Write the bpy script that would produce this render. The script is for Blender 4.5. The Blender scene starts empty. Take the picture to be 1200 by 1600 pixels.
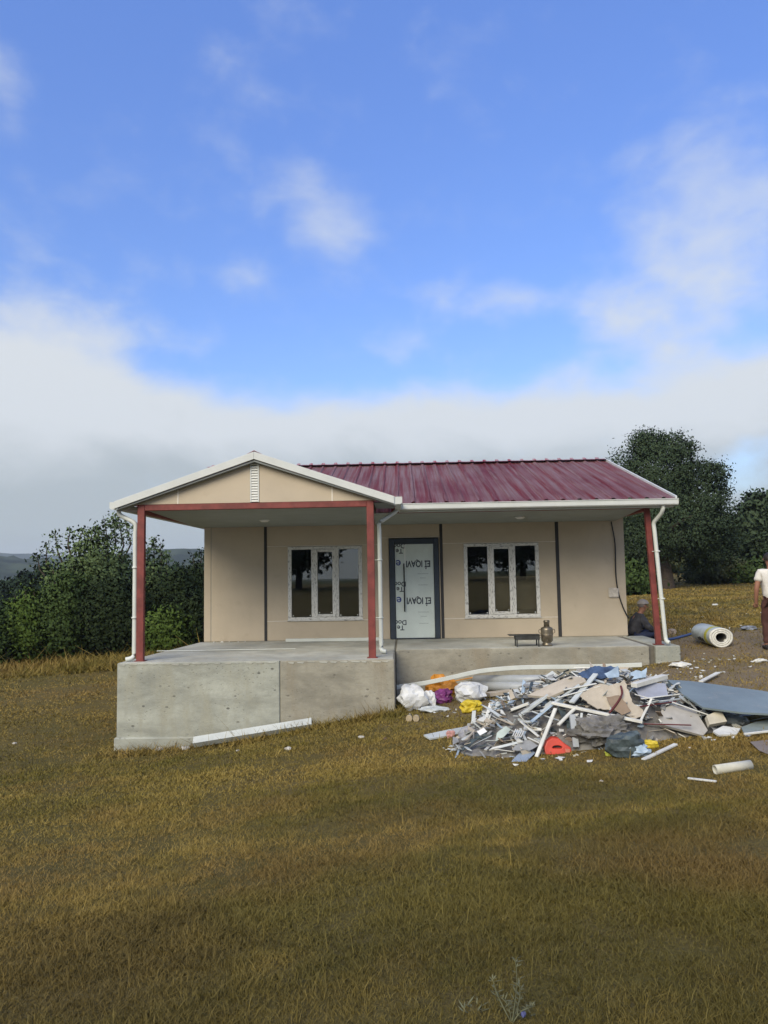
import bpy, bmesh, math, random
import numpy as np
from mathutils import Vector, Matrix, noise as mnoise
R = math.radians
rng = np.random.default_rng(7)
random.seed(7)
S = bpy.context.scene
COL = S.collection

# ------------------------------------------------------------------ camera
F, PITCH, YAW, ROLL = 1164.03, 0.0811, 0.0251, 0.0170
CAM = np.array([4.2337, -15.7058, 1.3978])
cp, sp, cw, sw = math.cos(PITCH), math.sin(PITCH), math.cos(YAW), math.sin(YAW)
FWD = np.array([-sw*cp, cw*cp, sp]); RT = np.array([cw, sw, 0.0]); UP = np.cross(RT, FWD)
cr, sr = math.cos(ROLL), math.sin(ROLL)
RT, UP = cr*RT - sr*UP, sr*RT + cr*UP
cd = bpy.data.cameras.new('camera'); co = bpy.data.objects.new('camera', cd); COL.objects.link(co)
cd.sensor_fit = 'VERTICAL'; cd.sensor_height = 36; cd.lens = 36*F/1600
cd.clip_start = 0.05; cd.clip_end = 9000
m = Matrix.Identity(4)
for i in range(3):
    m[i][0], m[i][1], m[i][2], m[i][3] = RT[i], UP[i], -FWD[i], CAM[i]
co.matrix_world = m
S.camera = co

def ray(px, py):
    d = FWD + RT*(px-600)/F - UP*(py-800)/F
    return d                                     # depth along FWD is 1

# ------------------------------------------------------------------ exposure, sky, sun
S.view_settings.view_transform = 'Standard'; S.view_settings.look = 'None'
S.view_settings.exposure = 0.9; S.view_settings.gamma = 1; S.view_settings.use_curve_mapping = False
SUN_EL, SUN_AZ = R(36), R(205)                   # azimuth clockwise from +Y: behind the camera, to its left
world = bpy.data.worlds.new('World'); S.world = world; world.use_nodes = True
wt = world.node_tree; wt.nodes.clear()

class NT:
    def __init__(s, t): s.t = t
    def n(s, typ, **k):
        nd = s.t.nodes.new(typ)
        for a, v in k.items(): setattr(nd, a, v)
        return nd
    def l(s, a, b): s.t.links.new(a, b)
    def put(s, sock, v):
        if hasattr(v, 'is_linked'): s.l(v, sock)
        else: sock.default_value = v
    def math(s, op, a, b=None, c=None, clamp=False):
        nd = s.n('ShaderNodeMath', operation=op); nd.use_clamp = clamp
        s.put(nd.inputs[0], a)
        if b is not None: s.put(nd.inputs[1], b)
        if c is not None: s.put(nd.inputs[2], c)
        return nd.outputs[0]
    def noise(s, vec, scale, detail=5, rough=.55, dist=0.0):
        nd = s.n('ShaderNodeTexNoise'); nd.inputs['Scale'].default_value = scale
        nd.inputs['Detail'].default_value = detail; nd.inputs['Roughness'].default_value = rough
        nd.inputs['Distortion'].default_value = dist
        if vec is not None: s.l(vec, nd.inputs['Vector'])
        return nd.outputs['Fac']
    def ramp(s, v, a, b, to0=0.0, to1=1.0, smooth=True):
        nd = s.n('ShaderNodeMapRange'); nd.interpolation_type = 'SMOOTHSTEP' if smooth else 'LINEAR'
        s.put(nd.inputs['Value'], v)
        for i, x in zip(('From Min', 'From Max', 'To Min', 'To Max'), (a, b, to0, to1)): s.put(nd.inputs[i], x)
        return nd.outputs['Result']
    def mix(s, f, a, b, mode='MIX'):
        nd = s.n('ShaderNodeMix', data_type='RGBA', blend_type=mode)
        s.put(nd.inputs[0], f); s.put(nd.inputs[6], a); s.put(nd.inputs[7], b)
        return nd.outputs[2]
    def map(s, vec, scale=(1, 1, 1), loc=(0, 0, 0), rot=(0, 0, 0)):
        nd = s.n('ShaderNodeMapping'); s.l(vec, nd.inputs[0])
        nd.inputs['Scale'].default_value = scale; nd.inputs['Location'].default_value = loc; nd.inputs['Rotation'].default_value = rot
        return nd.outputs[0]

def c4(c): return (c[0], c[1], c[2], 1.0)

w = NT(wt)
sky = w.n('ShaderNodeTexSky', sky_type='NISHITA', sun_disc=False)
sky.sun_elevation = SUN_EL; sky.sun_rotation = SUN_AZ; sky.altitude = 300
sky.air_density = 1.0; sky.dust_density = 0.3; sky.ozone_density = 2.5
SKY_STRENGTH = 0.15
tc = w.n('ShaderNodeTexCoord'); vec = tc.outputs['Generated']
sx = w.n('ShaderNodeSeparateXYZ'); w.l(vec, sx.inputs[0])
az = w.math('ARCTAN2', sx.outputs[0], sx.outputs[1]); el = w.math('ARCSINE', sx.outputs[2])
comb = w.n('ShaderNodeCombineXYZ'); w.l(az, comb.inputs[0]); w.l(el, comb.inputs[1])
ae = comb.outputs[0]
# cloud layers: wind-drawn noise over azimuth and elevation, masses named by their direction
n_big = w.noise(w.map(ae, (1.0, 1.6, 1.0), (3.1, 1.7, 0)), 5.0, 7, .58, .25)
n_fine = w.noise(w.map(ae, (1.0, 1.5, 1.0), (9.1, 4.7, 0)), 15.0, 5, .52, .2)
n_mix = w.math('ADD', w.math('MULTIPLY', n_big, .62), w.math('MULTIPLY', n_fine, .38))
def azel(px, py):
    d = ray(px, py); d = d/np.linalg.norm(d)
    return math.atan2(d[0], d[1]), math.asin(d[2])
def blob(px, py, rx, ry, amp, rot=0.0):
    a, e = azel(px, py)
    v = w.n('ShaderNodeVectorMath', operation='SUBTRACT'); w.l(ae, v.inputs[0]); v.inputs[1].default_value = (a, e, 0)
    mp = w.map(v.outputs[0], (1, 1, 1), (0, 0, 0), (0, 0, R(rot)))
    sc = w.map(mp, (F/rx, F/ry, 1))
    ln = w.n('ShaderNodeVectorMath', operation='LENGTH'); w.l(sc, ln.inputs[0])
    return w.ramp(ln.outputs['Value'], 1.0, 0.0, 0.0, amp)
masses = None
for b in [(1120, 400, 300, 200, .40, 20), (1010, 520, 150, 80, .40, 15), (800, 465, 230, 55, .36, 5), (880, 570, 90, 60, .26, 0),
          (1160, 250, 190, 110, .22, 0), (495, 325, 130, 95, .44, 20), (375, 425, 90, 50, .34, 0), (240, 425, 100, 60, .24, 0), (545, 400, 90, 100, .22, 0),
          (20, 440, 170, 90, .26, 0), (0, 110, 70, 80, .34, 0), (10, 205, 50, 30, .2, 0), (0, 580, 230, 130, .86, -10), (1190, 720, 150, 90, -.50, 0), (190, 510, 170, 60, .24, 0),
          (200, 640, 240, 90, .30, 0), (1150, 580, 200, 60, .34, 8), (20, 300, 120, 80, .12, 0)]:
    o = blob(*b); masses = o if masses is None else w.math('ADD', masses, o)
band_el = azel(600, 640)[1]
band = w.ramp(el, band_el+.055, band_el-.030, 0.0, .90)
cover = w.math('ADD', w.math('ADD', masses, band), w.math('MULTIPLY', w.math('SUBTRACT', n_mix, .5), 1.65))
# elsewhere in the sky: unseen cloud cover, added to whiten the ambient light
far_az = w.math('MAXIMUM', w.ramp(w.math('ABSOLUTE', az), .60, 1.2, 0.0, .42), w.ramp(el, .85, 1.2, 0.0, .42))
cover = w.math('ADD', cover, far_az)
alpha = w.math('MULTIPLY', w.ramp(cover, -.02, .78, 0.0, .95), w.ramp(el, .30, .50, 1.0, .60))   # the higher cloud is thin veil
shade = w.math('ADD', w.math('MULTIPLY', w.noise(w.map(ae, (1, 1.9, 1), (5.5, 2.2, 0)), 6.0, 6, .6, .3), .9), w.ramp(el, .07, .23, -.46, .32))
shade = w.math('ADD', shade, blob(30, 565, 190, 130, .34))
cloud = w.mix(w.ramp(shade, .1, .72), c4((1.78, 1.97, 2.04)), c4((2.72, 2.86, 2.96)))
hs = w.n('ShaderNodeHueSaturation'); hs.inputs['Hue'].default_value = .515; hs.inputs['Saturation'].default_value = 1.17; hs.inputs['Value'].default_value = 1.3
w.l(sky.outputs[0], hs.inputs['Color'])
dim = w.ramp(el, 0.0, 1.0, .45, .99, False)      # sky colour scaled darker by elevation, most near the horizon
vm = w.n('ShaderNodeVectorMath', operation='SCALE'); w.l(hs.outputs[0], vm.inputs[0]); w.l(dim, vm.inputs['Scale'])
skyc = w.mix(alpha, vm.outputs[0], cloud)
bg = w.n('ShaderNodeBackground'); bg.inputs['Strength'].default_value = SKY_STRENGTH
w.l(skyc, bg.inputs['Color'])
wo = w.n('ShaderNodeOutputWorld'); w.l(bg.outputs[0], wo.inputs['Surface'])

sd = bpy.data.lights.new('sun', 'SUN'); so = bpy.data.objects.new('sun', sd); COL.objects.link(so)
sd.energy = 2.0; sd.angle = R(40); sd.color = (1.0, .88, .64)
so.rotation_euler = (R(90)-SUN_EL, 0, math.pi - SUN_AZ + 0)
sdir = Vector((math.sin(SUN_AZ)*math.cos(SUN_EL), math.cos(SUN_AZ)*math.cos(SUN_EL), math.sin(SUN_EL)))
so.rotation_euler = sdir.to_track_quat('Z', 'Y').to_euler()

# ------------------------------------------------------------------ materials
MATS = {}
def M(name, col, rough=.75, var=.12, scale=6.0, bump=0.0, bscale=60, col2=None, metal=0.0, spec=.4, stretch=(1, 1, 1), dirt=None, dirt_amt=.0):
    if name in MATS: return MATS[name]
    mt = bpy.data.materials.new(name); mt.use_nodes = True
    t = NT(mt.node_tree); bs = mt.node_tree.nodes['Principled BSDF']
    tcn = t.n('ShaderNodeTexCoord'); v = t.map(tcn.outputs['Object'], stretch)
    n1 = t.noise(v, scale, 6, .6)
    a = tuple(x*(1-var) for x in col); b = col2 if col2 else tuple(min(1, x*(1+var)) for x in col)
    c = t.mix(t.ramp(n1, .32, .68), c4(a), c4(b))
    if dirt is not None:
        n2 = t.noise(v, scale*2.7, 8, .7, .4)
        c = t.mix(t.ramp(n2, .55, .72, 0, dirt_amt), c, c4(dirt))
    t.l(c, bs.inputs['Base Color'])
    bs.inputs['Roughness'].default_value = rough; bs.inputs['Metallic'].default_value = metal
    bs.inputs['Specular IOR Level'].default_value = spec
    if bump:
        bn = t.n('ShaderNodeBump'); bn.inputs['Strength'].default_value = bump; bn.inputs['Distance'].default_value = .02
        t.l(t.noise(tcn.outputs['Object'], bscale, 6, .65), bn.inputs['Height']); t.l(bn.outputs[0], bs.inputs['Normal'])
    MATS[name] = mt
    return mt

STUCCO = M('beige_stucco', (.485, .415, .315), .85, .05, 1.3, .12, 160, dirt=(.36, .295, .22), dirt_amt=.30)
TRIM = M('pale_beige_trim', (.66, .61, .53), .7, .05)
WHITE = M('white_metal', (.56, .585, .565), .45, .05, 3, dirt=(.5, .49, .45), dirt_amt=.3)
PVC = M('white_plastic', (.58, .61, .57), .4, .05, 3, dirt=(.45, .44, .4), dirt_amt=.25)
RED = M('red_oxide_steel', (.175, .040, .034), .6, .22, 5, .05, 90, dirt=(.3, .12, .1), dirt_amt=.25)
DARK = M('dark_joint', (.03, .03, .032), .6, .1)
CEIL = M('grey_ceiling_board', (.30, .33, .31), .6, .06, 2)
GREYT = M('grey_trim', (.2, .22, .22), .6, .08)
FRAME = M('anthracite_door_frame', (.03, .042, .06), .45, .12)
BLACK = M('black_metal', (.015, .015, .016), .4, .1)

def concrete(name, base, warm, pit=.5):
    mt = bpy.data.materials.new(name); mt.use_nodes = True
    t = NT(mt.node_tree); bs = mt.node_tree.nodes['Principled BSDF']
    tcn = t.n('ShaderNodeTexCoord'); v = tcn.outputs['Object']
    n1 = t.noise(t.map(v, (.6, .6, 1.6)), 1.6, 8, .62, .3); n2 = t.noise(v, 9, 8, .7)
    n3 = t.noise(t.map(v, (1, 1, .22)), 3.2, 6, .6)
    c = t.mix(t.ramp(n1, .3, .7), c4(tuple(x*.66 for x in base)), c4(tuple(x*1.16 for x in base)))
    c = t.mix(t.ramp(n3, .45, .68, 0, .75), c, c4(warm))
    c = t.mix(t.ramp(n2, .35, .75, 0, .32), c, c4(tuple(x*.55 for x in base)))
    vo = t.n('ShaderNodeTexVoronoi'); vo.inputs['Scale'].default_value = 5.0; vo.inputs['Randomness'].default_value = 1
    t.l(t.map(v, (1, 1, 1.6)), vo.inputs['Vector'])
    gate = t.ramp(t.noise(v, 2.3, 4), .44, .60)
    vo2 = t.n('ShaderNodeTexVoronoi'); vo2.inputs['Scale'].default_value = 13.0; t.l(t.map(v, (1, 1, 1.8), (3.3, 1.2, .7)), vo2.inputs['Vector'])
    pits = t.math('MULTIPLY', t.math('MAXIMUM', t.ramp(vo.outputs['Distance'], .17, .09), t.ramp(vo2.outputs['Distance'], .20, .10, 0, .7)), gate)
    c = t.mix(t.math('MULTIPLY', pits, pit), c, c4(tuple(x*.3 for x in base)))
    t.l(c, bs.inputs['Base Color']); bs.inputs['Roughness'].default_value = .9; bs.inputs['Specular IOR Level'].default_value = .25
    h = t.math('SUBTRACT', t.math('ADD', t.noise(v, 40, 8, .7), t.math('MULTIPLY', n2, 1.2)), t.math('MULTIPLY', pits, 1.5))
    bn = t.n('ShaderNodeBump'); bn.inputs['Strength'].default_value = .35; bn.inputs['Distance'].default_value = .02
    t.l(h, bn.inputs['Height']); t.l(bn.outputs[0], bs.inputs['Normal'])
    return mt
CONC = concrete('pale_concrete', (.375, .388, .335), (.335, .33, .26), .85)
CONCB = concrete('brownish_concrete', (.33, .315, .255), (.27, .235, .17), .6)
CONCTOP = concrete('screed_concrete', (.46, .465, .41), (.42, .40, .33), .1)
CONCDK = concrete('gap_shade_concrete', (.16, .15, .125), (.13, .12, .09), .2)  # shadow of the gap between the slab pours, put into a dark colour

def film_mat(name, along):
    # white profile under printed protective film: short dark dashes along the profile
    mt = bpy.data.materials.new(name); mt.use_nodes = True
    t = NT(mt.node_tree); bs = mt.node_tree.nodes['Principled BSDF']
    v = t.n('ShaderNodeTexCoord').outputs['Object']
    sc = (75, 75, 13) if along == 'z' else (13, 75, 75)
    n = t.noise(t.map(v, sc), 1.0, 2, .5)
    c = t.mix(t.ramp(n, .56, .63), c4((.64, .64, .61)), c4((.27, .27, .265)))
    t.l(c, bs.inputs['Base Color']); bs.inputs['Roughness'].default_value = .35
    return mt
FILMV, FILMH = film_mat('printed_film_upright', 'z'), film_mat('printed_film_level', 'x')

def glass():
    mt = bpy.data.materials.new('window_glass'); mt.use_nodes = True
    bs = mt.node_tree.nodes['Principled BSDF']
    bs.inputs['Base Color'].default_value = (.75, .8, .78, 1); bs.inputs['Roughness'].default_value = .01
    bs.inputs['Transmission Weight'].default_value = 1; bs.inputs['IOR'].default_value = 1.85
    return mt
GLASS = glass()

def roof_mat():
    mt = bpy.data.materials.new('burgundy_roof_metal'); mt.use_nodes = True
    t = NT(mt.node_tree); bs = mt.node_tree.nodes['Principled BSDF']
    v = t.n('ShaderNodeTexCoord').outputs['Object']
    n1 = t.noise(t.map(v, (8.0, .20, .20)), 1.5, 6, .65); n2 = t.noise(t.map(v, (1, .6, 1)), .9, 5, .6)
    n3 = t.noise(t.map(v, (22, .35, .35)), 1.5, 4, .6)
    c = t.mix(t.ramp(n2, .3, .7), c4((.225, .040, .045)), c4((.30, .062, .060)))
    k = t.math('MULTIPLY', t.ramp(n1, .36, .58), t.ramp(n3, .36, .62, .5, 1))
    k = t.math('MULTIPLY', k, t.ramp(n2, .25, .6, .35, .85))
    c = t.mix(k, c, c4((.40, .32, .34)))
    t.l(c, bs.inputs['Base Color']); bs.inputs['Specular IOR Level'].default_value = .25
    t.l(t.ramp(k, 0, 1, .5, .7), bs.inputs['Roughness'])
    return mt
ROOF = roof_mat()

# ------------------------------------------------------------------ building helpers
def tag(o, label=None, cat=None, group=None, kind=None):
    if label: o['label'] = label
    if cat: o['category'] = cat
    if group: o['group'] = group
    if kind: o['kind'] = kind
    return o
def empty(name, loc, label, cat, group=None):
    o = bpy.data.objects.new(name, None); COL.objects.link(o); o.location = loc; o.empty_display_size = .2
    return tag(o, label, cat, group)
def link(name, me, mat, parent=None, smooth=False):
    o = bpy.data.objects.new(name, me); COL.objects.link(o)
    if mat is not None:
        me.materials.clear()
        for x in (mat if isinstance(mat, (list, tuple)) else [mat]): me.materials.append(x)
    if parent is not None:
        o.parent = parent
        o.matrix_parent_inverse = Matrix.Translation(-Vector(abs_loc(parent)))
    if smooth:
        for p in me.polygons: p.use_smooth = True
    return o
def abs_loc(o):
    l = Vector(o.location)
    if o.parent is not None and o.type == 'MESH' and False: pass
    if o.parent is not None:
        l = l + abs_loc(o.parent) + o.matrix_parent_inverse.translation
    return l
def from_bm(bm, name):
    me = bpy.data.meshes.new(name); bm.normal_update(); bm.to_mesh(me); bm.free(); return me
def bm_box(bm, lo, hi, bev=0.0):
    vs = [bm.verts.new((x, y, z)) for x in (lo[0], hi[0]) for y in (lo[1], hi[1]) for z in (lo[2], hi[2])]
    fs = [(0, 1, 3, 2), (4, 6, 7, 5), (0, 4, 5, 1), (2, 3, 7, 6), (0, 2, 6, 4), (1, 5, 7, 3)]
    for f in fs: bm.faces.new([vs[i] for i in f])
    return vs
def bevel(bm, w, seg=1):
    bmesh.ops.bevel(bm, geom=list(bm.edges), offset=w, segments=seg, affect='EDGES', profile=.6)
def box(name, lo, hi, mat, parent=None, bev=.004):
    bm = bmesh.new(); bm_box(bm, lo, hi)
    if bev: bevel(bm, min(bev, .45*min(abs(hi[i]-lo[i]) for i in range(3))))
    return link(name, from_bm(bm, name), mat, parent)
def prism(name, pts, ext, mat, parent=None, bev=0.0):
    """polygon pts (3D, planar) pushed along ext"""
    bm = bmesh.new(); e = Vector(ext)
    a = [bm.verts.new(p) for p in pts]; b = [bm.verts.new(Vector(p)+e) for p in pts]; n = len(pts)
    bm.faces.new(a); bm.faces.new(b[::-1])
    for i in range(n): bm.faces.new([a[i], b[i], b[(i+1) % n], a[(i+1) % n]][::-1])
    bmesh.ops.recalc_face_normals(bm, faces=list(bm.faces))
    if bev: bevel(bm, bev)
    return link(name, from_bm(bm, name), mat, parent)
def beam_bm(bm, p0, p1, wd, th, up=(0, 0, 1), roll=0.0):
    p0, p1 = Vector(p0), Vector(p1); d = (p1-p0).normalized(); u = Vector(up)
    if abs(d.dot(u)) > .98: u = Vector((0, 1, 0))
    s = d.cross(u).normalized(); n = s.cross(d)
    if roll:
        q = Matrix.Rotation(roll, 3, d); s = q @ s; n = q @ n
    vs = [bm.verts.new(p + s*(a*wd/2) + n*(b*th/2)) for p in (p0, p1) for a in (-1, 1) for b in (-1, 1)]
    for f in [(0, 1, 3, 2), (4, 6, 7, 5), (0, 4, 5, 1), (2, 3, 7, 6), (0, 2, 6, 4), (1, 5, 7, 3)]:
        bm.faces.new([vs[i] for i in f])
    return vs
def beam(name, p0, p1, wd, th, mat, parent=None, roll=0.0, bev=.003):
    bm = bmesh.new(); beam_bm(bm, p0, p1, wd, th, roll=roll)
    bmesh.ops.recalc_face_normals(bm, faces=list(bm.faces))
    if bev: bevel(bm, min(bev, .4*min(wd, th)))
    return link(name, from_bm(bm, name), mat, parent)
def tube_bm(bm, pts, rad, seg=10, cap=True):
    pts = [Vector(p) for p in pts]; n = len(pts)
    rads = rad if isinstance(rad, (list, tuple)) else [rad]*n
    rings = []; ref = Vector((0.13, .31, .94)).normalized()
    for i, p in enumerate(pts):
        d = (pts[min(i+1, n-1)]-pts[max(i-1, 0)]).normalized()
        if abs(d.dot(ref)) > .95: rf = Vector((1, 0, 0))
        else: rf = ref
        s = d.cross(rf).normalized(); t = d.cross(s)
        rings.append([bm.verts.new(p + (s*math.cos(2*math.pi*k/seg) + t*math.sin(2*math.pi*k/seg))*rads[i]) for k in range(seg)])
    for i in range(n-1):
        for k in range(seg):
            f = bm.faces.new([rings[i][k], rings[i][(k+1) % seg], rings[i+1][(k+1) % seg], rings[i+1][k]]); f.smooth = True
    if cap:
        bm.faces.new(rings[0][::-1]); bm.faces.new(rings[-1])
    return rings
def tube(name, pts, rad, mat, parent=None, seg=10, cap=True):
    bm = bmesh.new(); tube_bm(bm, pts, rad, seg, cap); bmesh.ops.recalc_face_normals(bm, faces=list(bm.faces))
    return link(name, from_bm(bm, name), mat, parent)
def smooth_path(pts, k=6):
    pts = [Vector(p) for p in pts]; out = []
    for i in range(len(pts)-1):
        a = pts[max(i-1, 0)]; b = pts[i]; c = pts[i+1]; d = pts[min(i+2, len(pts)-1)]
        for j in range(k):
            t = j/k
            out.append(.5*((2*b)+(c-a)*t+(2*a-5*b+4*c-d)*t*t+(3*b-a-3*c+d)*t**3))
    out.append(pts[-1]); return out
def lathe(name, prof, c, mat, parent=None, seg=24):
    bm = bmesh.new(); rings = []
    for r, z in prof:
        rings.append([bm.verts.new((c[0]+r*math.cos(2*math.pi*k/seg), c[1]+r*math.sin(2*math.pi*k/seg), c[2]+z)) for k in range(seg)])
    for i in range(len(rings)-1):
        for k in range(seg):
            f = bm.faces.new([rings[i][k], rings[i][(k+1) % seg], rings[i+1][(k+1) % seg], rings[i+1][k]]); f.smooth = True
    bm.faces.new(rings[0][::-1]); bm.faces.new(rings[-1])
    return link(name, from_bm(bm, name), mat, parent)

HAZE = .00032
# ------------------------------------------------------------------ ground
def onY(px, py, Y):
    d = ray(px, py); return CAM + d*((Y-CAM[1])/d[1])
ctrl = [tuple(onY(*p)) for p in [(180, 1176, -3.6), (300, 1164, -3.6), (437, 1146, -3.6), (615, 1113, -3.6), (1063, 1034, -2.1), (860, 1066, -2.3), (640, 1098, -2.6),
        (60, 1040, 7), (170, 1032, 6.5), (270, 1018, 8), (60, 1110, -.6), (1130, 1016, -1.5), (1190, 1013, -1.7), (1150, 962, 6), (1042, 919, 23), (1190, 914, 24), (1010, 950, 8)]]
ctrl += [(4.23, -15.7, -.20), (0, -15.7, -.42), (9, -15.7, -.08), (4.2, -12.5, -.34), (4.2, -20, -.05), (-6, -12, -.95), (14, -12, -.05), (4.2, -9, -.66),
         (20, 40, .9), (0, 45, .2), (-25, 30, -2.2), (-40, 60, -4.0), (40, 60, 1.6), (30, 0, .5), (-25, -5, -2.4), (-15, -35, -.2), (25, -35, .6), (0, -40, .3)]
CT = np.array(ctrl)
def _phi(r): return r   # linear biharmonic-like kernel, well behaved when extrapolated
_d = np.linalg.norm(CT[:, None, :2]-CT[None, :, :2], axis=2)
_n = len(CT); _A = np.zeros((_n+3, _n+3)); _A[:_n, :_n] = np.sqrt(_d**2+4.0) - np.eye(_n)*.05
_A[:_n, _n] = 1; _A[:_n, _n+1:] = CT[:, :2]; _A[_n:, :_n] = _A[:_n, _n:].T
_w = np.linalg.solve(_A, np.concatenate([CT[:, 2], [0, 0, 0]]))
def gz(x, y):
    x = np.asarray(x, float); y = np.asarray(y, float)
    r = np.hypot(x-4, y-5); k = np.where(r > 60, 60/np.maximum(r, 1e-6), 1.0)
    xx = 4+(x-4)*k; yy = 5+(y-5)*k
    z = _w[_n] + _w[_n+1]*xx + _w[_n+2]*yy
    for i in range(_n):
        z = z + _w[i]*np.sqrt((xx-CT[i, 0])**2+(yy-CT[i, 1])**2+4.0)
    z = z + .025*np.sin(x*1.3+.7*np.sin(y*.9))*np.cos(y*1.1+.5*np.sin(x*.8)) + .012*np.sin(3.1*x+1.7*y)*np.sin(2.3*y-1.1*x)
    return z
def gzf(x, y): return float(gz(x, y))
MC = None
def mound(x, y):
    if MC is None: return 0.0*np.asarray(x)
    h = 0
    for (cx, cy, rx, ry, hh) in MC:
        q = ((np.asarray(x)-cx)/rx)**2 + ((np.asarray(y)-cy)/ry)**2
        h = np.maximum(h, hh*np.clip(1-q, 0, None)**.8)
    return h
def hit(px, py, lift=0.0, pile=False):
    d = ray(px, py)
    ts = np.arange(1.5, 80, .02)
    P = CAM[None, :] + d[None, :]*ts[:, None]
    g = gz(P[:, 0], P[:, 1]) + lift + (mound(P[:, 0], P[:, 1]) if pile else 0)
    i = np.argmax(P[:, 2] < g)
    return Vector(P[i])

def ground_mat():
    mt = bpy.data.materials.new('dry_meadow_ground'); mt.use_nodes = True
    t = NT(mt.node_tree); bs = mt.node_tree.nodes['Principled BSDF']
    v = t.n('ShaderNodeTexCoord').outputs['Object']
    n1 = t.noise(v, .35, 6, .6, .3); n2 = t.noise(v, 3, 8, .7); n3 = t.noise(v, 35, 6, .7)
    c = t.mix(t.ramp(n1, .35, .65), c4((.118, .100, .030)), c4((.160, .122, .042)))
    c = t.mix(t.ramp(n2, .4, .7, 0, .6), c, c4((.135, .105, .045)))
    c = t.mix(t.ramp(n3, .4, .7, 0, .5), c, c4((.05, .037, .018)))
    # trodden earth by the house corner
    def patch(cx, cy, rx, ry):
        s = t.n('ShaderNodeVectorMath', operation='SUBTRACT'); t.l(v, s.inputs[0]); s.inputs[1].default_value = (cx, cy, 0)
        q = t.map(s.outputs[0], (1/rx, 1/ry, 0)); ln = t.n('ShaderNodeVectorMath', operation='LENGTH'); t.l(q, ln.inputs[0])
        return t.ramp(t.math('ADD', ln.outputs['Value'], t.math('MULTIPLY', t.math('SUBTRACT', n2, .5), .9)), 1.1, .55)
    k = t.math('MAXIMUM', patch(11.5, -.6, 4.5, 3.2), patch(8.0, -4.2, 4.2, 2.2))
    c = t.mix(t.math('MULTIPLY', k, .85), c, t.mix(t.ramp(n3, .3, .7), c4((.19, .145, .095)), c4((.28, .222, .150))))
    # far meadow and woods
    s = t.n('ShaderNodeVectorMath', operation='LENGTH'); t.l(v, s.inputs[0])
    c = t.mix(t.ramp(s.outputs['Value'], 50, 120), c, c4((.045, .065, .025)))
    t.l(c, bs.inputs['Base Color']); bs.inputs['Roughness'].default_value = .95; bs.inputs['Specular IOR Level'].default_value = .1
    bn = t.n('ShaderNodeBump'); bn.inputs['Strength'].default_value = .8; bn.inputs['Distance'].default_value = .05
    t.l(t.math('ADD', n3, n2), bn.inputs['Height']); t.l(bn.outputs[0], bs.inputs['Normal'])
    return mt
def grid_mesh(name, xs, ys, zf):
    X, Y = np.meshgrid(xs, ys); Z = zf(X, Y); nx, ny = len(xs), len(ys)
    V = np.stack([X.ravel(), Y.ravel(), Z.ravel()], 1)
    i = np.arange(nx*ny).reshape(ny, nx)
    q = np.stack([i[:-1, :-1], i[:-1, 1:], i[1:, 1:], i[1:, :-1]], -1).reshape(-1, 4)
    me = bpy.data.meshes.new(name); me.from_pydata(V.tolist(), [], q.tolist()); me.update()
    for p in me.polygons: p.use_smooth = True
    return me
u = np.linspace(-1, 1, 241); gxs = 5 + 6*np.sinh(u*6.0); gxs = np.unique(np.clip(gxs, -1600, 1600))
gys = -4 + 6*np.sinh(u*6.0); gys = np.unique(np.clip(gys, -1600, 1600))
def terrain(x, y):
    z = gz(x, y); far = np.hypot(x-4, y-5)
    return z - np.clip((far-60)/900, 0, 1)*8*(x < 0)
tag(link('ground', grid_mesh('ground', gxs, gys, terrain), ground_mat()), kind='structure')

FOREST = M('far_forest', (.022, .040, .024), .95, .5, .03, 0, 1, col2=(.060, .080, .042), spec=.05)
def hill(name, px0, px1, tops, dist, depth=350):
    # ridge whose skyline runs through the given heights (metres), seen far beyond the bushes
    n = 120; rows = 9; V = []; Fs = []
    for j in range(rows):
        for i in range(n):
            px = px0+(px1-px0)*i/(n-1); d = ray(px, 900); d = d/np.linalg.norm(d[:2]); s = j/(rows-1)
            r = dist + (s-.5)*depth*2
            hgt = np.interp(px, [p for p, _ in tops], [h for _, h in tops])
            prof = math.sin(math.pi*min(s*1.0, 1))**.8
            z = -15 + (hgt+15)*prof + 5*mnoise.noise(Vector((i*.22, j*.5, dist)))*prof + 2*mnoise.noise(Vector((i*.9, j*.9, dist)))*prof
            V.append((CAM[0]+d[0]*r, CAM[1]+d[1]*r, z))
    for j in range(rows-1):
        for i in range(n-1):
            a = j*n+i; Fs.append((a, a+1, a+n+1, a+n))
    me = bpy.data.meshes.new(name); me.from_pydata(V, [], Fs); me.update()
    for p in me.polygons: p.use_smooth = True
    return tag(link(name, me, FOREST), kind='structure')
hill('hill', -700, 1900, [(-700, 70), (0, 66), (60, 64), (110, 56), (240, 70), (330, 72), (700, 50), (1200, 30), (1900, 40)], 2100)
hill('hill', -800, 420, [(-800, 30), (0, 25), (60, 23), (140, 22), (215, 28), (260, 33), (300, 31), (340, 34), (420, 8)], 900, 250)

hz = bpy.data.materials.new('haze_air'); hz.use_nodes = True; hz.node_tree.nodes.clear()
_t = NT(hz.node_tree); pv = _t.n('ShaderNodeVolumePrincipled'); pv.inputs['Color'].default_value = (.80, .88, .95, 1); pv.inputs['Density'].default_value = HAZE
pv.inputs['Anisotropy'].default_value = .2
_t.l(pv.outputs[0], _t.n('ShaderNodeOutputMaterial').inputs['Volume'])
bm = bmesh.new(); bm_box(bm, (-2700, -2300, -60), (2700, 2600, 110)); bmesh.ops.recalc_face_normals(bm, faces=list(bm.faces))
tag(link('haze', from_bm(bm, 'haze'), hz), 'thin pale morning haze over the hills', 'haze', kind='stuff')

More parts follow.
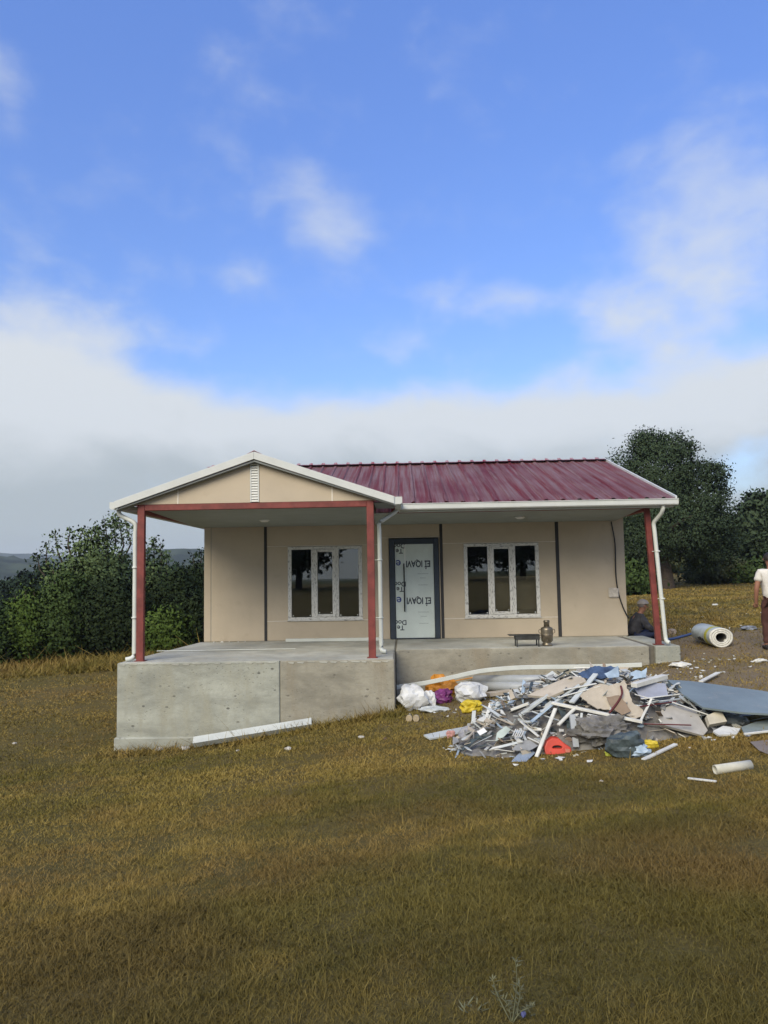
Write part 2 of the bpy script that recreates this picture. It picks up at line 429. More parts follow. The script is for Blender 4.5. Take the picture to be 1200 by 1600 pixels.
# ------------------------------------------------------------------ concrete porch
W = 8.849
porch = empty('concrete_porch', (2, -1.5, -.8), 'raised grey concrete porch base with high front wall under the gable', 'porch base')
prism('high_platform', [(-.4475, -3.568, 0), (2.20, -3.568, 0), (2.20, -.012, 0), (-.06, -.012, 0)], (0, 0, -2.2), [CONC], porch, .012)
prism('high_platform', [(2.204, -3.556, -.002), (4.054, -3.556, -.002), (4.054, -.012, -.002), (2.204, -.012, -.002)], (0, 0, -2.2), [CONCB], porch, .012)
def slab_top(name, pts):
    return prism(name, pts, (0, 0, .006), [CONCTOP], porch)
slab_top('screed', [(-.425, -3.545, 0), (4.03, -3.535, 0), (4.03, -.02, 0), (-.05, -.02, 0)])
FT = float(onY(190, 1153, -3.61)[2])
prism('footing', [(-.475, -3.61, FT), (.5, -3.605, FT), (1.15, -3.60, FT), (1.35, -3.45, FT), (-.475, -3.45, FT)], (0, 0, -.8), [CONC], porch, .02)
prism('patch', [(-.30, -3.567, -.01), (0.0, -3.567, -.015)] + [(4.05, -3.5555, -.02), (4.05, -3.5575, -.10), (2.22, -3.5575, -.10), (2.22, -3.5555, -.02)][:0] + [(-.1, -3.567, -.03)], (0, -.004, 0), [CONC], porch)
prism('low_slab', [(4.06, -2.035, -.004), (8.62, -2.035, -.004), (8.62, -.012, -.004), (4.06, -.012, -.004)], (0, 0, -1.6), [CONCB], porch, .012)
prism('slab_joint', [(8.61, -1.97, -.010), (8.74, -1.97, -.010), (8.74, -.012, -.010), (8.61, -.012, -.010)], (0, 0, -1.2), [CONCDK], porch)
prism('low_slab', [(8.73, -2.045, 0), (9.175, -2.045, 0), (9.175, .06, 0), (8.87, .06, 0), (8.87, -.012, 0), (8.73, -.012, 0)], (0, 0, -1.2), [CONC], porch, .016)
slab_top('screed', [(4.08, -2.01, -.003), (8.60, -2.01, -.003), (8.60, -.02, -.003), (4.08, -.02, -.003)])
box('house_plinth', (.02, .0, -2.2), (W-.02, 6.5, .012), [CONCB], porch, 0)
# thin mortar lip broken along the top edge of the front wall
for i in range(26):
    x0 = -.40 + i*.17 + random.uniform(-.02, .02); x1 = x0+random.uniform(.09, .165); dz = random.uniform(.012, .035)
    yb = -3.568 if x1 < 2.19 else -3.556
    if x0 < 2.2 < x1: continue
    prism('mortar_lip', [(x0, yb, -.016), (x1, yb, -.018), (x1-.02, yb, -.016-dz), (x0+.02, yb, -.016-dz*.7)], (0, -.007, 0), [CONCTOP], porch)

# ------------------------------------------------------------------ house
house = empty('house', (4.4, 0, 0), 'small beige bungalow with burgundy metal roof, red porch posts and front gable', 'house')
H1 = 2.50
def wp(name, x0, x1, z0, z1, mat=STUCCO, y0=0.0, th=.08): return box(name, (x0, y0, z0), (x1, y0+th, z1), mat, house, .003)
def joint_v(x, wd=.06, z0=.012, z1=H1, mat=DARK): return box('joint_strip', (x-wd/2, -.008, z0), (x+wd/2, .05, z1), mat, house, .002)
WZ0, WZ1 = .4327, 1.9706
wp('wall_panel', .012, .155, .014, H1); box('joint_strip', (.155, .006, .014), (.165, .07, H1), GREYT, house, 0)
wp('wall_panel', .165, 1.29, .014, H1); joint_v(1.318)
def window_bay(x0, x1, a, b):
    wp('wall_panel', x0, x1, .014, WZ0-.024)
    wp('wall_panel', x0, a, WZ0-.008, WZ1+.008); wp('wall_panel', b, x1, WZ0-.008, WZ1+.008)
    wp('wall_panel', x0, x1, WZ1+.024, H1)
    box('joint_strip', (x0, -.003, WZ0-.024), (x1, .06, WZ0-.008), TRIM, house, 0)
    box('joint_strip', (x0, -.003, WZ1+.008), (x1, .06, WZ1+.024), TRIM, house, 0)
window_bay(1.348, 3.69, 1.7914, 3.3577); joint_v(3.725, .07)
wp('wall_panel', 3.76, 3.925, .014, 2.12); wp('wall_panel', 3.76, 5.0, 2.135, H1); box('joint_strip', (3.76, -.003, 2.12), (5.0, .06, 2.135), TRIM, house, 0)
wp('wall_panel', 4.98, 5.0, .014, 2.12)
joint_v(5.03, .06)
window_bay(5.06, 7.42, 5.4976, 7.0651); joint_v(7.455, .07)
wp('wall_panel', 7.49, W, .014, H1)
# other walls
box('side_wall', (.0, .081, .014), (.08, 6.5, H1), STUCCO, house, 0); box('side_wall', (W-.08, .081, .014), (W, 6.5, H1), STUCCO, house, 0)
box('back_wall', (.081, 6.42, .014), (W-.081, 6.5, H1), STUCCO, house, 0)
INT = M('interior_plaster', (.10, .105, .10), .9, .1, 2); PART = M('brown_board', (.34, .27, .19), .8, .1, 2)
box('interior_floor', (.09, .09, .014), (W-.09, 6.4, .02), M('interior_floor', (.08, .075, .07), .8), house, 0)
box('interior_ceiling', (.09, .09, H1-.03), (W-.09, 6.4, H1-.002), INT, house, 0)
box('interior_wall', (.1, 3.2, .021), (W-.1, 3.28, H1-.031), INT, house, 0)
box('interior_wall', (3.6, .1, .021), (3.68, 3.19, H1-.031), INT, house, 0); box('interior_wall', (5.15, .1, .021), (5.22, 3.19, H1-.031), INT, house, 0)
box('interior_partition', (6.13, .20, .021), (7.35, .25, 1.27), PART, house, .004)

def window(x0, x1, z0, z1):
    fr = box('window', (x0, -.012, z0), (x1, .0, z0+.06), FILMH, house, .003)   # bottom rail carries the rest
    def up(name, a, b, c, d, y0=-.012, y1=.05, mat=FILMV): return box(name, (a, y0, c), (b, y1, d), mat, fr, .004)
    up('frame_upright', x0, x0+.075, z0+.061, z1-.06); up('frame_upright', x1-.075, x1, z0+.061, z1-.06)
    up('frame_rail', x0, x1, z1-.06, z1, mat=FILMH)
    wl = x0+.50; wr = x0+1.06
    up('mullion', wl-.005, wl+.06, z0+.061, z1-.061); up('mullion', wr-.055, wr+.015, z0+.061, z1-.061)
    up('sash_stile', wl+.050, wl+.125, z0+.062, z1-.062, -.030, .045); up('sash_stile', wr-.120, wr-.045, z0+.062, z1-.062, -.030, .045)
    up('sash_rail', wl+.126, wr-.121, z0+.062, z0+.117, -.030, .045, FILMH); up('sash_rail', wl+.126, wr-.121, z1-.117, z1-.062, -.030, .045, FILMH)
    for a, b, c, d in ((x0+.076, wl-.006, z0+.061, z1-.061), (wl+.127, wr-.122, z0+.118, z1-.118), (wr+.016, x1-.076, z0+.061, z1-.061)):
        up('pane', a, b, c, d, .016, .022, GLASS)
        for px_, pz_ in ((a+.03, c+.03), (b-.03, c+.03)):
            up('glazing_sticker', px_-.012, px_+.012, pz_-.012, pz_+.012, .012, .0145, WHITE)
    up('sill', x0-.015, x1+.015, z0-.022, z0-.001, -.035, .0, FILMH)
window(1.7914, 3.3577, WZ0, WZ1); window(5.4976, 7.0651, WZ0, WZ1)

# door
X0, X1 = 3.933, 4.972
door = box('door', (X0+.12, .004, .03), (X1-.11, .05, 1.985), M('door_film', (.58, .65, .62), .35, .05, 2.5, .02, 30, dirt=(.42, .47, .47), dirt_amt=.4), house, .003)
for a, b, c, d in ((X0, X0+.115, .0125, 2.10), (X1-.105, X1, .0125, 2.10)):
    box('door_frame', (a, -.03, c), (b, .07, d), FRAME, door, .006)
box('door_frame', (X0+.116, -.03, 1.99), (X1-.106, .07, 2.10), FRAME, door, .006)
box('threshold', (X0+.116, -.035, .0125), (X1-.106, .06, .028), FRAME, door, .002)
hx = X0+.305
tube('handle', [(hx, -.055, .58), (hx, -.055, 1.58)], .014, BLACK, door)
tube('handle_mount', [(hx, -.05, .70), (hx, .004, .70)], .010, BLACK, door); tube('handle_mount', [(hx, -.05, 1.46), (hx, .004, 1.46)], .010, BLACK, door)
box('film_seam', (hx+.018, -.001, 1.52), (hx+.032, .0035, 1.975), M('bare_white', (.8, .8, .78), .4, .02), door, 0)
DKINK = M('dark_print', (.03, .038, .055), .5, .1); BLUEINK = M('blue_print', (.02, .04, .22), .5, .1); FAINT = M('faint_print', (.24, .29, .29), .5, .1)
def lettering(body, x, z, size, mat, parent, bold=0.0, rot=math.pi, y=.0025, squash=1.0, name='lettering'):
    cu = bpy.data.curves.new('lettering', 'FONT'); cu.body = body; cu.size = size; cu.align_x = 'CENTER'; cu.align_y = 'CENTER'; cu.offset = bold; cu.extrude = .0006
    cu.space_line = .78
    tmp = bpy.data.objects.new('lettering_source', cu); COL.objects.link(tmp)
    bpy.context.view_layer.update()
    me = bpy.data.meshes.new_from_object(tmp.evaluated_get(bpy.context.evaluated_depsgraph_get()))
    bpy.data.objects.remove(tmp)
    mt = Matrix.Translation((x, y, z)) @ Matrix.Rotation(R(90), 4, 'X') @ Matrix.Rotation(rot, 4, 'Z') @ Matrix.Diagonal((squash, 1, 1, 1))
    me.transform(mt)
    return link(name, me, mat, parent)
for zc in (1.57, .80):
    lettering('e', X0+.19, zc+.01, .24, BLUEINK, door, .003)
    lettering('E\u0130 IQAVI', X0+.605, zc+.005, .185, DKINK, door, .0055, squash=.74)
for zc in (1.90, 1.10, .30):
    lettering('Te\nDoo', X0+.215, zc, .14, DKINK, door, .0028)
for zc in (1.36, .56):
    for k, (dz, wd) in enumerate(((0, .20), (-.09, .13), (-.235, .18))):
        lettering('mmmmmmm' if k == 0 else ('mmmm' if k == 1 else 'mmmmmm'), X0+.70, zc+dz, .042, FAINT, door)

# posts and beams
P_L, P_M, P_R = (-.145, -3.39), (3.694, -3.39), (8.795, -1.893)
def post(x, y, dx0=0.0, dx1=0.0, z1=2.60, hw=.060):
    p = prism('post', [(x-hw+dx0, y, .007), (x+hw+dx0, y, .007), (x+hw+dx1, y, z1), (x-hw+dx1, y, z1)], (0, .085, 0), RED, house, .006)
    prism('base_plate', [(x-.085+dx0, y-.012, .0065), (x+.085+dx0, y-.012, .0065), (x+.085+dx0, y+.13, .0065), (x-.085+dx0, y+.13, .0065)], (0, 0, .010), RED, p)
    return p
post(*P_L); pm_ = post(*P_M); pr_ = post(P_R[0], P_R[1], .055, -.055, 2.60, .048)
box('beam', (-.084, -3.385, 2.497), (3.633, -3.28, 2.597), RED, house, .005)
box('beam', (-.215, -3.268, 2.455), (-.115, -.07, 2.595), RED, house, .005)
box('beam', (3.64, -3.268, 2.49), (3.74, -1.9, 2.595), DARK, house, .005)  # dark material instead of red paints in the shade beside the post top
box('beam', (4.02, -1.885, 2.497), (8.685, -1.79, 2.597), RED, house, .005)
box('beam', (8.70, -1.772, 2.455), (8.80, -.07, 2.595), RED, house, .005)
# porch ceilings, board by board, falling slightly towards the wall
def ceiling(x0, x1, y0, za, zb_):
    zf = lambda q: za+(zb_-za)*(q-y0)/(-y0)
    q = y0
    while q < -.02:
        q1 = min(q+.262, -.010)
        prism('ceiling_board', [(x0, q, zf(q)), (x1, q, zf(q)), (x1, q1, zf(q1)), (x0, q1, zf(q1))], (0, 0, .016), CEIL, house, .003); q += .27
ceiling(-.10, 3.63, -3.26, 2.512, 2.405); ceiling(3.66, 8.69, -1.78, 2.505, 2.400)
for (lx, ly) in ((1.55, -1.35), (6.55, -.95)):
    lathe('ceiling_light', [(.10, 0), (.095, -.025), (.06, -.045), (.01, -.05)], (lx, ly, 2.462 if lx < 3 else 2.458), M('lamp_white', (.8, .8, .78), .3, .02), house)

# roof
ZE, YE, ZR, YR = 2.640, -2.25, 4.00, 2.283; SL = (ZR-ZE)/(YR-YE)
XG, HG, XGL, XGR, YG = 1.784, 3.40, -.52, 4.13, -3.50; SG = (HG-2.635)/(XG-XGL)
XA, XB = -.52, 9.14
zmain = lambda y: ZE+(y-YE)*SL
zgab = lambda x: HG-abs(x-XG)*SG
def ylow(x):
    if x < XGL or x > XGR: return YE
    return max(YE, YE+(zgab(x)-ZE)/SL - .03)
RIB = .30
def rib_z(t):
    t = t % RIB
    if t < .045: return .0
    return 0.0
def rib_profile(a, b, start):
    out = []; x = start
    while x < b+RIB:
        for dx, h in ((-.045, 0), (-.022, .028), (.022, .028), (.045, 0)):
            if a <= x+dx <= b: out.append((x+dx, h))
        x += RIB
    if not out or out[0][0] > a+1e-4: out.insert(0, (a, 0))
    if out[-1][0] < b-1e-4: out.append((b, 0))
    return out
def sheet_strip(name, cols, parent=house):
    bm = bmesh.new(); rows = []
    for lo, hi in cols:
        lo, hi = Vector(lo), Vector(hi)
        rows.append([bm.verts.new(lo.lerp(hi, k/4)) for k in range(5)])
    for a, b in zip(rows, rows[1:]):
        for k in range(4): bm.faces.new([a[k], b[k], b[k+1], a[k+1]])
    bmesh.ops.solidify(bm, geom=list(bm.faces), thickness=.004)
    bmesh.ops.recalc_face_normals(bm, faces=list(bm.faces))
    return link(name, from_bm(bm, name), ROOF, parent)
x = XA; k = 0
while x < XB-.05:
    b = min(x+.9, XB); k += 1
    lift = .002*(k % 2) + random.uniform(0, .003)
    cols = [((xx, ylow(xx), zmain(ylow(xx))+h+lift), (xx, YR, ZR+h+lift)) for xx, h in rib_profile(x, b+.012 if b < XB else b, XA+.15)]
    sheet_strip('roof_sheet', cols)
    sheet_strip('roof_sheet', [((xx, YR+.001, ZR+h+lift), (xx, 6.85, ZR-(6.85-YR)*SL+h+lift)) for xx, h in rib_profile(x, b, XA+.15)])
    x = b
bm = bmesh.new()
beam_bm(bm, (XA, YR-.12, ZR+.022), (XB, YR-.12, ZR+.022), .01, .01)
bm.free()
prism('ridge_cap', [(XA, YR-.16, ZR-.012+.03), (XA, YR, ZR+.055), (XA, YR+.16, ZR-.012+.03), (XA, YR, ZR+.04)], (XB-XA, 0, 0), ROOF, house)
xx = XA+.15
rc = []
while xx < XB:      # the ribs run on over the ridge cap
    prism('ridge_rib', [(xx-.05, YR-.15, ZR+.028), (xx-.03, YR-.01, ZR+.088), (xx+.03, YR-.01, ZR+.088), (xx+.05, YR-.15, ZR+.028)], (0, .006, 0), ROOF, house); xx += RIB
# gable roof
yy = YG+.02
while yy < .30:
    b = min(yy+.9, .33)
    for sgn in (-1, 1):
        cols = []
        for q, h in rib_profile(yy, b, YG+.15):
            half = (XG-XGL) if q < YE else max(0.02, (HG-zmain(q))/SG+.03)
            if sgn > 0 and q < YE: half = XGR-XG
            xl = XG+sgn*half
            cols.append(((xl, q, zgab(xl)+h+.012), (XG, q, HG+h+.012)))
        sheet_strip('roof_sheet', cols)
    yy = b
prism('ridge_cap', [(XG-.16, YG-.01, HG-.02), (XG, YG-.01, HG+.062), (XG+.16, YG-.01, HG-.02), (XG, YG-.01, HG+.05)], (0, 3.7, 0), ROOF, house)
# white rake boards of the gable
def rake(x0, z0, x1, z1, th=.125):
    prism('fascia_board', [(x0, YG-.03, z0), (x1, YG-.03, z1), (x1, YG-.03, z1-th), (x0, YG-.03, z0-th)], (0, .028, 0), WHITE, house, .004)
rake(XGL-.03, zgab(XGL)+.015, XG-.001, HG+.035); rake(XG+.001, HG+.035, XGR-.03, zgab(XGR)+.025)
# soffit under the gable overhang
prism('soffit', [(XGL, YG, zgab(XGL)-.10), (XG, YG, HG-.10), (XGR, YG, zgab(XGR)-.10), (XGR, YG, zgab(XGR)-.13), (XG, YG, HG-.13), (XGL, YG, zgab(XGL)-.13)], (0, .20, 0), GREYT, house)
for a_, b_ in ((XGL+.10, -.22), (3.75, XGR-.05)):
    prism('soffit', [(a_, YG+.21, 2.560), (b_, YG+.21, 2.560), (b_, -2.20 if a_ > 0 else 6.7, 2.560), (a_, -2.20 if a_ > 0 else 6.7, 2.560)], (0, 0, .014), GREYT, house)
# gable wall
GY = -3.385; zb = 2.600
def gab(name, a, b):
    ztop = lambda x: zgab(x)-.125
    pts = [(a, GY, zb), (b, GY, zb), (b, GY, max(ztop(b), zb+.002)), (a, GY, max(ztop(a), zb+.002))]
    return prism(name, pts, (0, .07, 0), STUCCO, house, .002)
def xat(px): return float(onY(px, 780, GY)[0])
j1, j2, v0, v1 = xat(278), xat(519), xat(391), xat(405)
gab('gable_panel', XGL+.28, j1-.012); gab('gable_panel', j1+.012, v0-.004); gab('gable_panel', v1+.004, j2-.012); gab('gable_panel', j2+.012, XGR-.22)
for j in (j1, j2): box('joint_strip', (j-.012, GY-.005, zb), (j+.012, GY+.06, zgab(j)-.128), TRIM, house, 0)
vent = box('gable_vent', (v0, GY+.03, zb+.005), (v1, GY+.06, zgab(XG)-.14), M('vent_shadow', (.42, .42, .40), .8), house, 0)
for a, b in ((v0, v0+.022), (v1-.022, v1)): box('vent_frame', (a, GY-.012, zb+.005), (b, GY+.03, zgab(XG)-.15), WHITE, vent, .002)
z = zb+.012
while z < zgab(XG)-.17:
    prism('slat', [(v0+.023, GY-.010, z), (v0+.023, GY+.028, z+.030), (v0+.023, GY+.028, z+.044), (v0+.023, GY-.010, z+.022)], (v1-v0-.046, 0, 0), M('vent_white', (.74, .75, .71), .5, .04), vent); z += .044
# lower gable ends left and right behind the boards, and side gables of the main roof
for xs_, xo in ((.0, .08), (W-.08, .08)):
    prism('gable_wall', [(xs_, .02, H1+.002), (xs_, 6.48, H1+.002), (xs_, 6.48, zmain(YE)+(6.85-6.48)*SL-.03), (xs_, YR, ZR-.05), (xs_, .02, zmain(.02)-.05)], (xo, 0, 0), STUCCO, house)
prism('fascia_board', [(XB, YE, ZE-.10), (XB, YR, ZR-.08), (XB, YR, ZR+.055), (XB, YE, ZE+.045)], (.03, 0, 0), WHITE, house, .003)
prism('fascia_board', [(XB, 6.85, ZE-.10), (XB, YR+.001, ZR-.08), (XB, YR+.001, ZR+.055), (XB, 6.85, ZE+.045)], (.03, 0, 0), WHITE, house, .003)
# eaves soffit on the right porch
box('soffit', (4.16, -2.14, 2.50), (XB-.01, -1.905, 2.515), CEIL, house, .002)
box('soffit', (8.815, -1.90, 2.602), (XB-.01, 6.8, 2.615), CEIL, house, .002)
box('fascia_board', (4.16, -2.165, 2.485), (XB-.01, -2.145, 2.625), WHITE, house, .003)
# gutters
def gutter(name, a, b, axis, out):
    # open box section with a rolled lip; 'out' is the direction away from the wall
    hw, hh = .115, .115
    def pt(t, o, z): return (t, a[1]+out*o, z) if axis == 'x' else (a[0]+out*o, t, z)
    sec = [(0, 2.635), (0, 2.635-hh), (hw*.85, 2.635-hh), (hw, 2.635-hh+.02), (hw, 2.625), (hw+.012, 2.625), (hw+.012, 2.637), (hw-.008, 2.637), (hw-.008, 2.635-hh+.024), (hw*.82, 2.635-hh+.008), (.008, 2.635-hh+.008), (.008, 2.635)]
    t0, t1 = (a[0], b[0]) if axis == 'x' else (a[1], b[1])
    pts = [pt(t0, o, z) for o, z in sec]; e = (t1-t0, 0, 0) if axis == 'x' else (0, t1-t0, 0)
    g = prism(name, pts, e, WHITE, house)
    for t in (t0, t1):
        cap = [pt(t, o, z) for o, z in ((-.004, 2.639), (-.004, 2.635-hh-.004), (hw*.86, 2.635-hh-.004), (hw+.016, 2.635-hh+.02), (hw+.016, 2.639))]
        s = .006 if t == t0 else -.006
        prism('end_cap', cap, (-s, 0, 0) if axis == 'x' else (0, -s, 0), WHITE, g)
    return g
gutter('gutter', (4.18, -2.168), (XB+.03, -2.168), 'x', -1)
gutter('gutter', (XGL+.02, YG), (XGL+.02, 6.8), 'y', -1)
gutter('gutter', (XGR-.03, YG), (XGR-.03, -2.3), 'y', 1)
# downpipes
def downpipe(pts, r=.037, brackets=(), foot=None):
    p = tube('downpipe', pts, r, PVC, house, 14)
    for (bx, by, bz, tx) in brackets:
        c = lathe('bracket', [(r+.004, -.014), (r+.012, -.012), (r+.012, .012), (r+.004, .014)], (bx, by, bz), PVC, p, 14)
        tube('bracket_arm', [(bx, by+.02, bz), (tx, by+.03, bz)], .006, PVC, p, 6)
    return p
lx, ly = -.252, -3.34
downpipe(smooth_path([(-.55, -3.30, 2.53), (-.55, -3.30, 2.47), (-.50, -3.31, 2.42)], 4) + smooth_path([(-.33, ly, 2.34), (lx, ly, 2.27), (lx, ly, 2.15)], 4) + [(lx, ly, .14)] + smooth_path([(lx, ly, .10), (lx-.03, ly-.03, .06), (lx-.12, ly-.05, .04)], 4),
         brackets=((lx, ly, 1.55, -.2), (lx, ly, .72, -.2)))
mx, my = 3.82, -2.72
downpipe(smooth_path([(4.13, -2.32, 2.53), (4.12, -2.33, 2.50), (4.06, -2.40, 2.45)], 4) + smooth_path([(3.90, -2.62, 2.33), (mx, my, 2.26), (mx, my, 2.14)], 4) + [(mx, my, .16)] + smooth_path([(mx, my, .10), (mx+.02, my-.03, .06), (mx+.09, my-.05, .045)], 4),
         brackets=((mx, my, 1.62, 3.70), (mx, my, .62, 3.70)))
rx0, rx1, ry = 8.825, 8.94, -1.97
downpipe(smooth_path([(8.925, -2.20, 2.53), (8.925, -2.20, 2.46), (8.91, -2.14, 2.38)], 4) + smooth_path([(8.865, -2.02, 2.29), (rx0, ry, 2.22), (rx0+.004, ry, 2.10)], 4) + [(rx1-.004, ry, .20)] + smooth_path([(rx1, ry, .14), (rx1+.01, ry-.02, .08), (rx1+.05, ry-.06, .05)], 4),
         brackets=((8.865, ry, 1.70, 8.78), (8.915, ry, .84, 8.84)))
# meter box in crinkled film and cable on the end panel
box('meter_box', (8.47, -.05, .80), (8.69, .0, 1.0), M('pale_plastic_wrap', (.52, .48, .42), .3, .15, 14, .5, 25), house, .02)
cab = [onY(px, py, -.03) for px, py in ((955, 815), (961, 850), (962, 895), (966, 925), (974, 950), (982, 966))]
tube('cable', smooth_path(cab, 5), .014, BLACK, house, 6)

# ------------------------------------------------------------------ things on the porch
o = box('white_trim_length', (1.78, -.30, .009), (3.74, -.235, .075), PVC, None, .006); tag(o, 'white trim length lying on the porch under the window with sky reflections', 'trim')
o = beam('thin_white_lath', onY(245, 1017, -1.95)+np.array([0, 0, 0]), onY(462, 1013.5, -1.75), .03, .012, PVC); o.location.z += .0
zmin = min((o.matrix_world @ Vector(c)).z for c in o.bound_box); o.location.z += .009-zmin
tag(o, 'thin white lath lying across the high porch floor', 'lath')
CRUMB = M('white_crumb', (.6, .6, .57), .9, .1)
def rock(name, c, r, mat, label=None, cat=None, group=None, sub=2, seed=0, parent=None, flat=.7):
    bm = bmesh.new(); bmesh.ops.create_icosphere(bm, subdivisions=sub, radius=1)
    for v in bm.verts:
        n = 1+.45*mnoise.noise(v.co*1.3+Vector((seed*3.1, 0, 0)))+.15*mnoise.noise(v.co*3.1+Vector((0, seed*1.7, 0)))
        v.co = Vector((v.co.x*r*n, v.co.y*r*n*.85, v.co.z*r*n*flat))
    bmesh.ops.transform(bm, matrix=Matrix.Rotation(seed*1.3, 4, 'Z'), verts=bm.verts); bmesh.ops.translate(bm, vec=Vector(c), verts=bm.verts)
    o = link(name, from_bm(bm, name), mat, parent)
    return tag(o, label, cat, group) if label else o
for i in range(7):
    x = .05+random.uniform(0, .9); rock('plaster_crumb', (x, -.12-random.uniform(0, .12), .018), random.uniform(.012, .026), CRUMB, 'small white plaster crumb on the porch by the house corner', 'crumb', 'plaster crumbs at the house corner', 1, i)

tb = empty('brazier', (7.0, -1.80, 0), 'low dark metal brazier on four legs on the slab edge', 'brazier')
IRON = M('dark_iron', (.035, .036, .034), .6, .3, 9)
bx0, bx1 = float(onY(805, 1003, -1.8)[0]), float(onY(842, 1003, -1.8)[0])
box('tray', (bx0, -1.92, .13), (bx1, -1.66, .205), IRON, tb, .004)
box('top_plate', (bx0-.12, -1.93, .206), (bx1+.02, -1.65, .216), IRON, tb, .002)
for lx_, ly_, s in ((bx0+.02, -1.90, -1), (bx0+.02, -1.68, -1), (bx1-.02, -1.90, 1), (bx1-.02, -1.68, 1)):
    beam('leg', (lx_, ly_, .13), (lx_+s*.0, ly_, .004), .022, .022, IRON, tb)
sc_ = onY(855, 1005, -1.78); sx_ = float(sc_[0])
sam = empty('samovar', (sx_, -1.78, 0), 'tarnished metal samovar standing beside the brazier', 'samovar')
BRASS = M('tarnished_brass', (.22, .19, .14), .38, .35, 7, metal=.75)
lathe('body', [(.085, .004), (.095, .02), (.09, .045), (.07, .06), (.105, .10), (.108, .20), (.112, .30), (.105, .335), (.06, .352), (.055, .36)], (sx_, -1.78, 0), BRASS, sam)
lathe('chimney', [(.052, .361), (.050, .42), (.056, .43), (.056, .465), (.048, .472)], (sx_, -1.78, 0), BRASS, sam)
lathe('band', [(.1085, .198), (.1155, .202), (.1155, .214), (.1095, .218)], (sx_, -1.78, 0), BRASS, sam)
for s in (-1, 1): tube('handle', smooth_path([(sx_+s*.108, -1.78, .23), (sx_+s*.145, -1.78, .25), (sx_+s*.14, -1.78, .30), (sx_+s*.108, -1.78, .305)], 4), .007, BRASS, sam, 6)
tube('tap', [(sx_-.02, -1.885, .12), (sx_-.02, -1.94, .115), (sx_-.02, -1.945, .095)], .009, BRASS, sam, 6)

# ------------------------------------------------------------------ people
SKIN = M('tanned_skin', (.28, .135, .085), .6, .08)
def skinned(name, verts, edges, radii, mat, parent, root=0, lv=2):
    me = bpy.data.meshes.new(name); me.from_pydata([tuple(v) for v in verts], edges, []); me.update()
    o = bpy.data.objects.new(name, me); COL.objects.link(o)
    md = o.modifiers.new('skin', 'SKIN'); md.use_smooth_shade = True
    for i, r in enumerate(radii):
        sv = me.skin_vertices[0].data[i]; sv.radius = (r, r) if not isinstance(r, tuple) else r; sv.use_root = (i == root)
    sub = o.modifiers.new('sub', 'SUBSURF'); sub.levels = lv; sub.render_levels = lv
    bpy.context.view_layer.update()
    me2 = bpy.data.meshes.new_from_object(o.evaluated_get(bpy.context.evaluated_depsgraph_get()))
    bpy.data.objects.remove(o)
    for p in me2.polygons: p.use_smooth = True
    me2.name = name
    if name in ('shirt', 'trousers'):
        for v_ in me2.vertices:
            q_ = Vector((v_.co.x*9, v_.co.y*9, v_.co.z*14)); v_.co += v_.normal*(.012*mnoise.noise(q_)+.007*mnoise.noise(q_*2.3))
    return link(name, me2, mat, parent)
def chain(pts): return [(i, i+1) for i in range(len(pts)-1)]
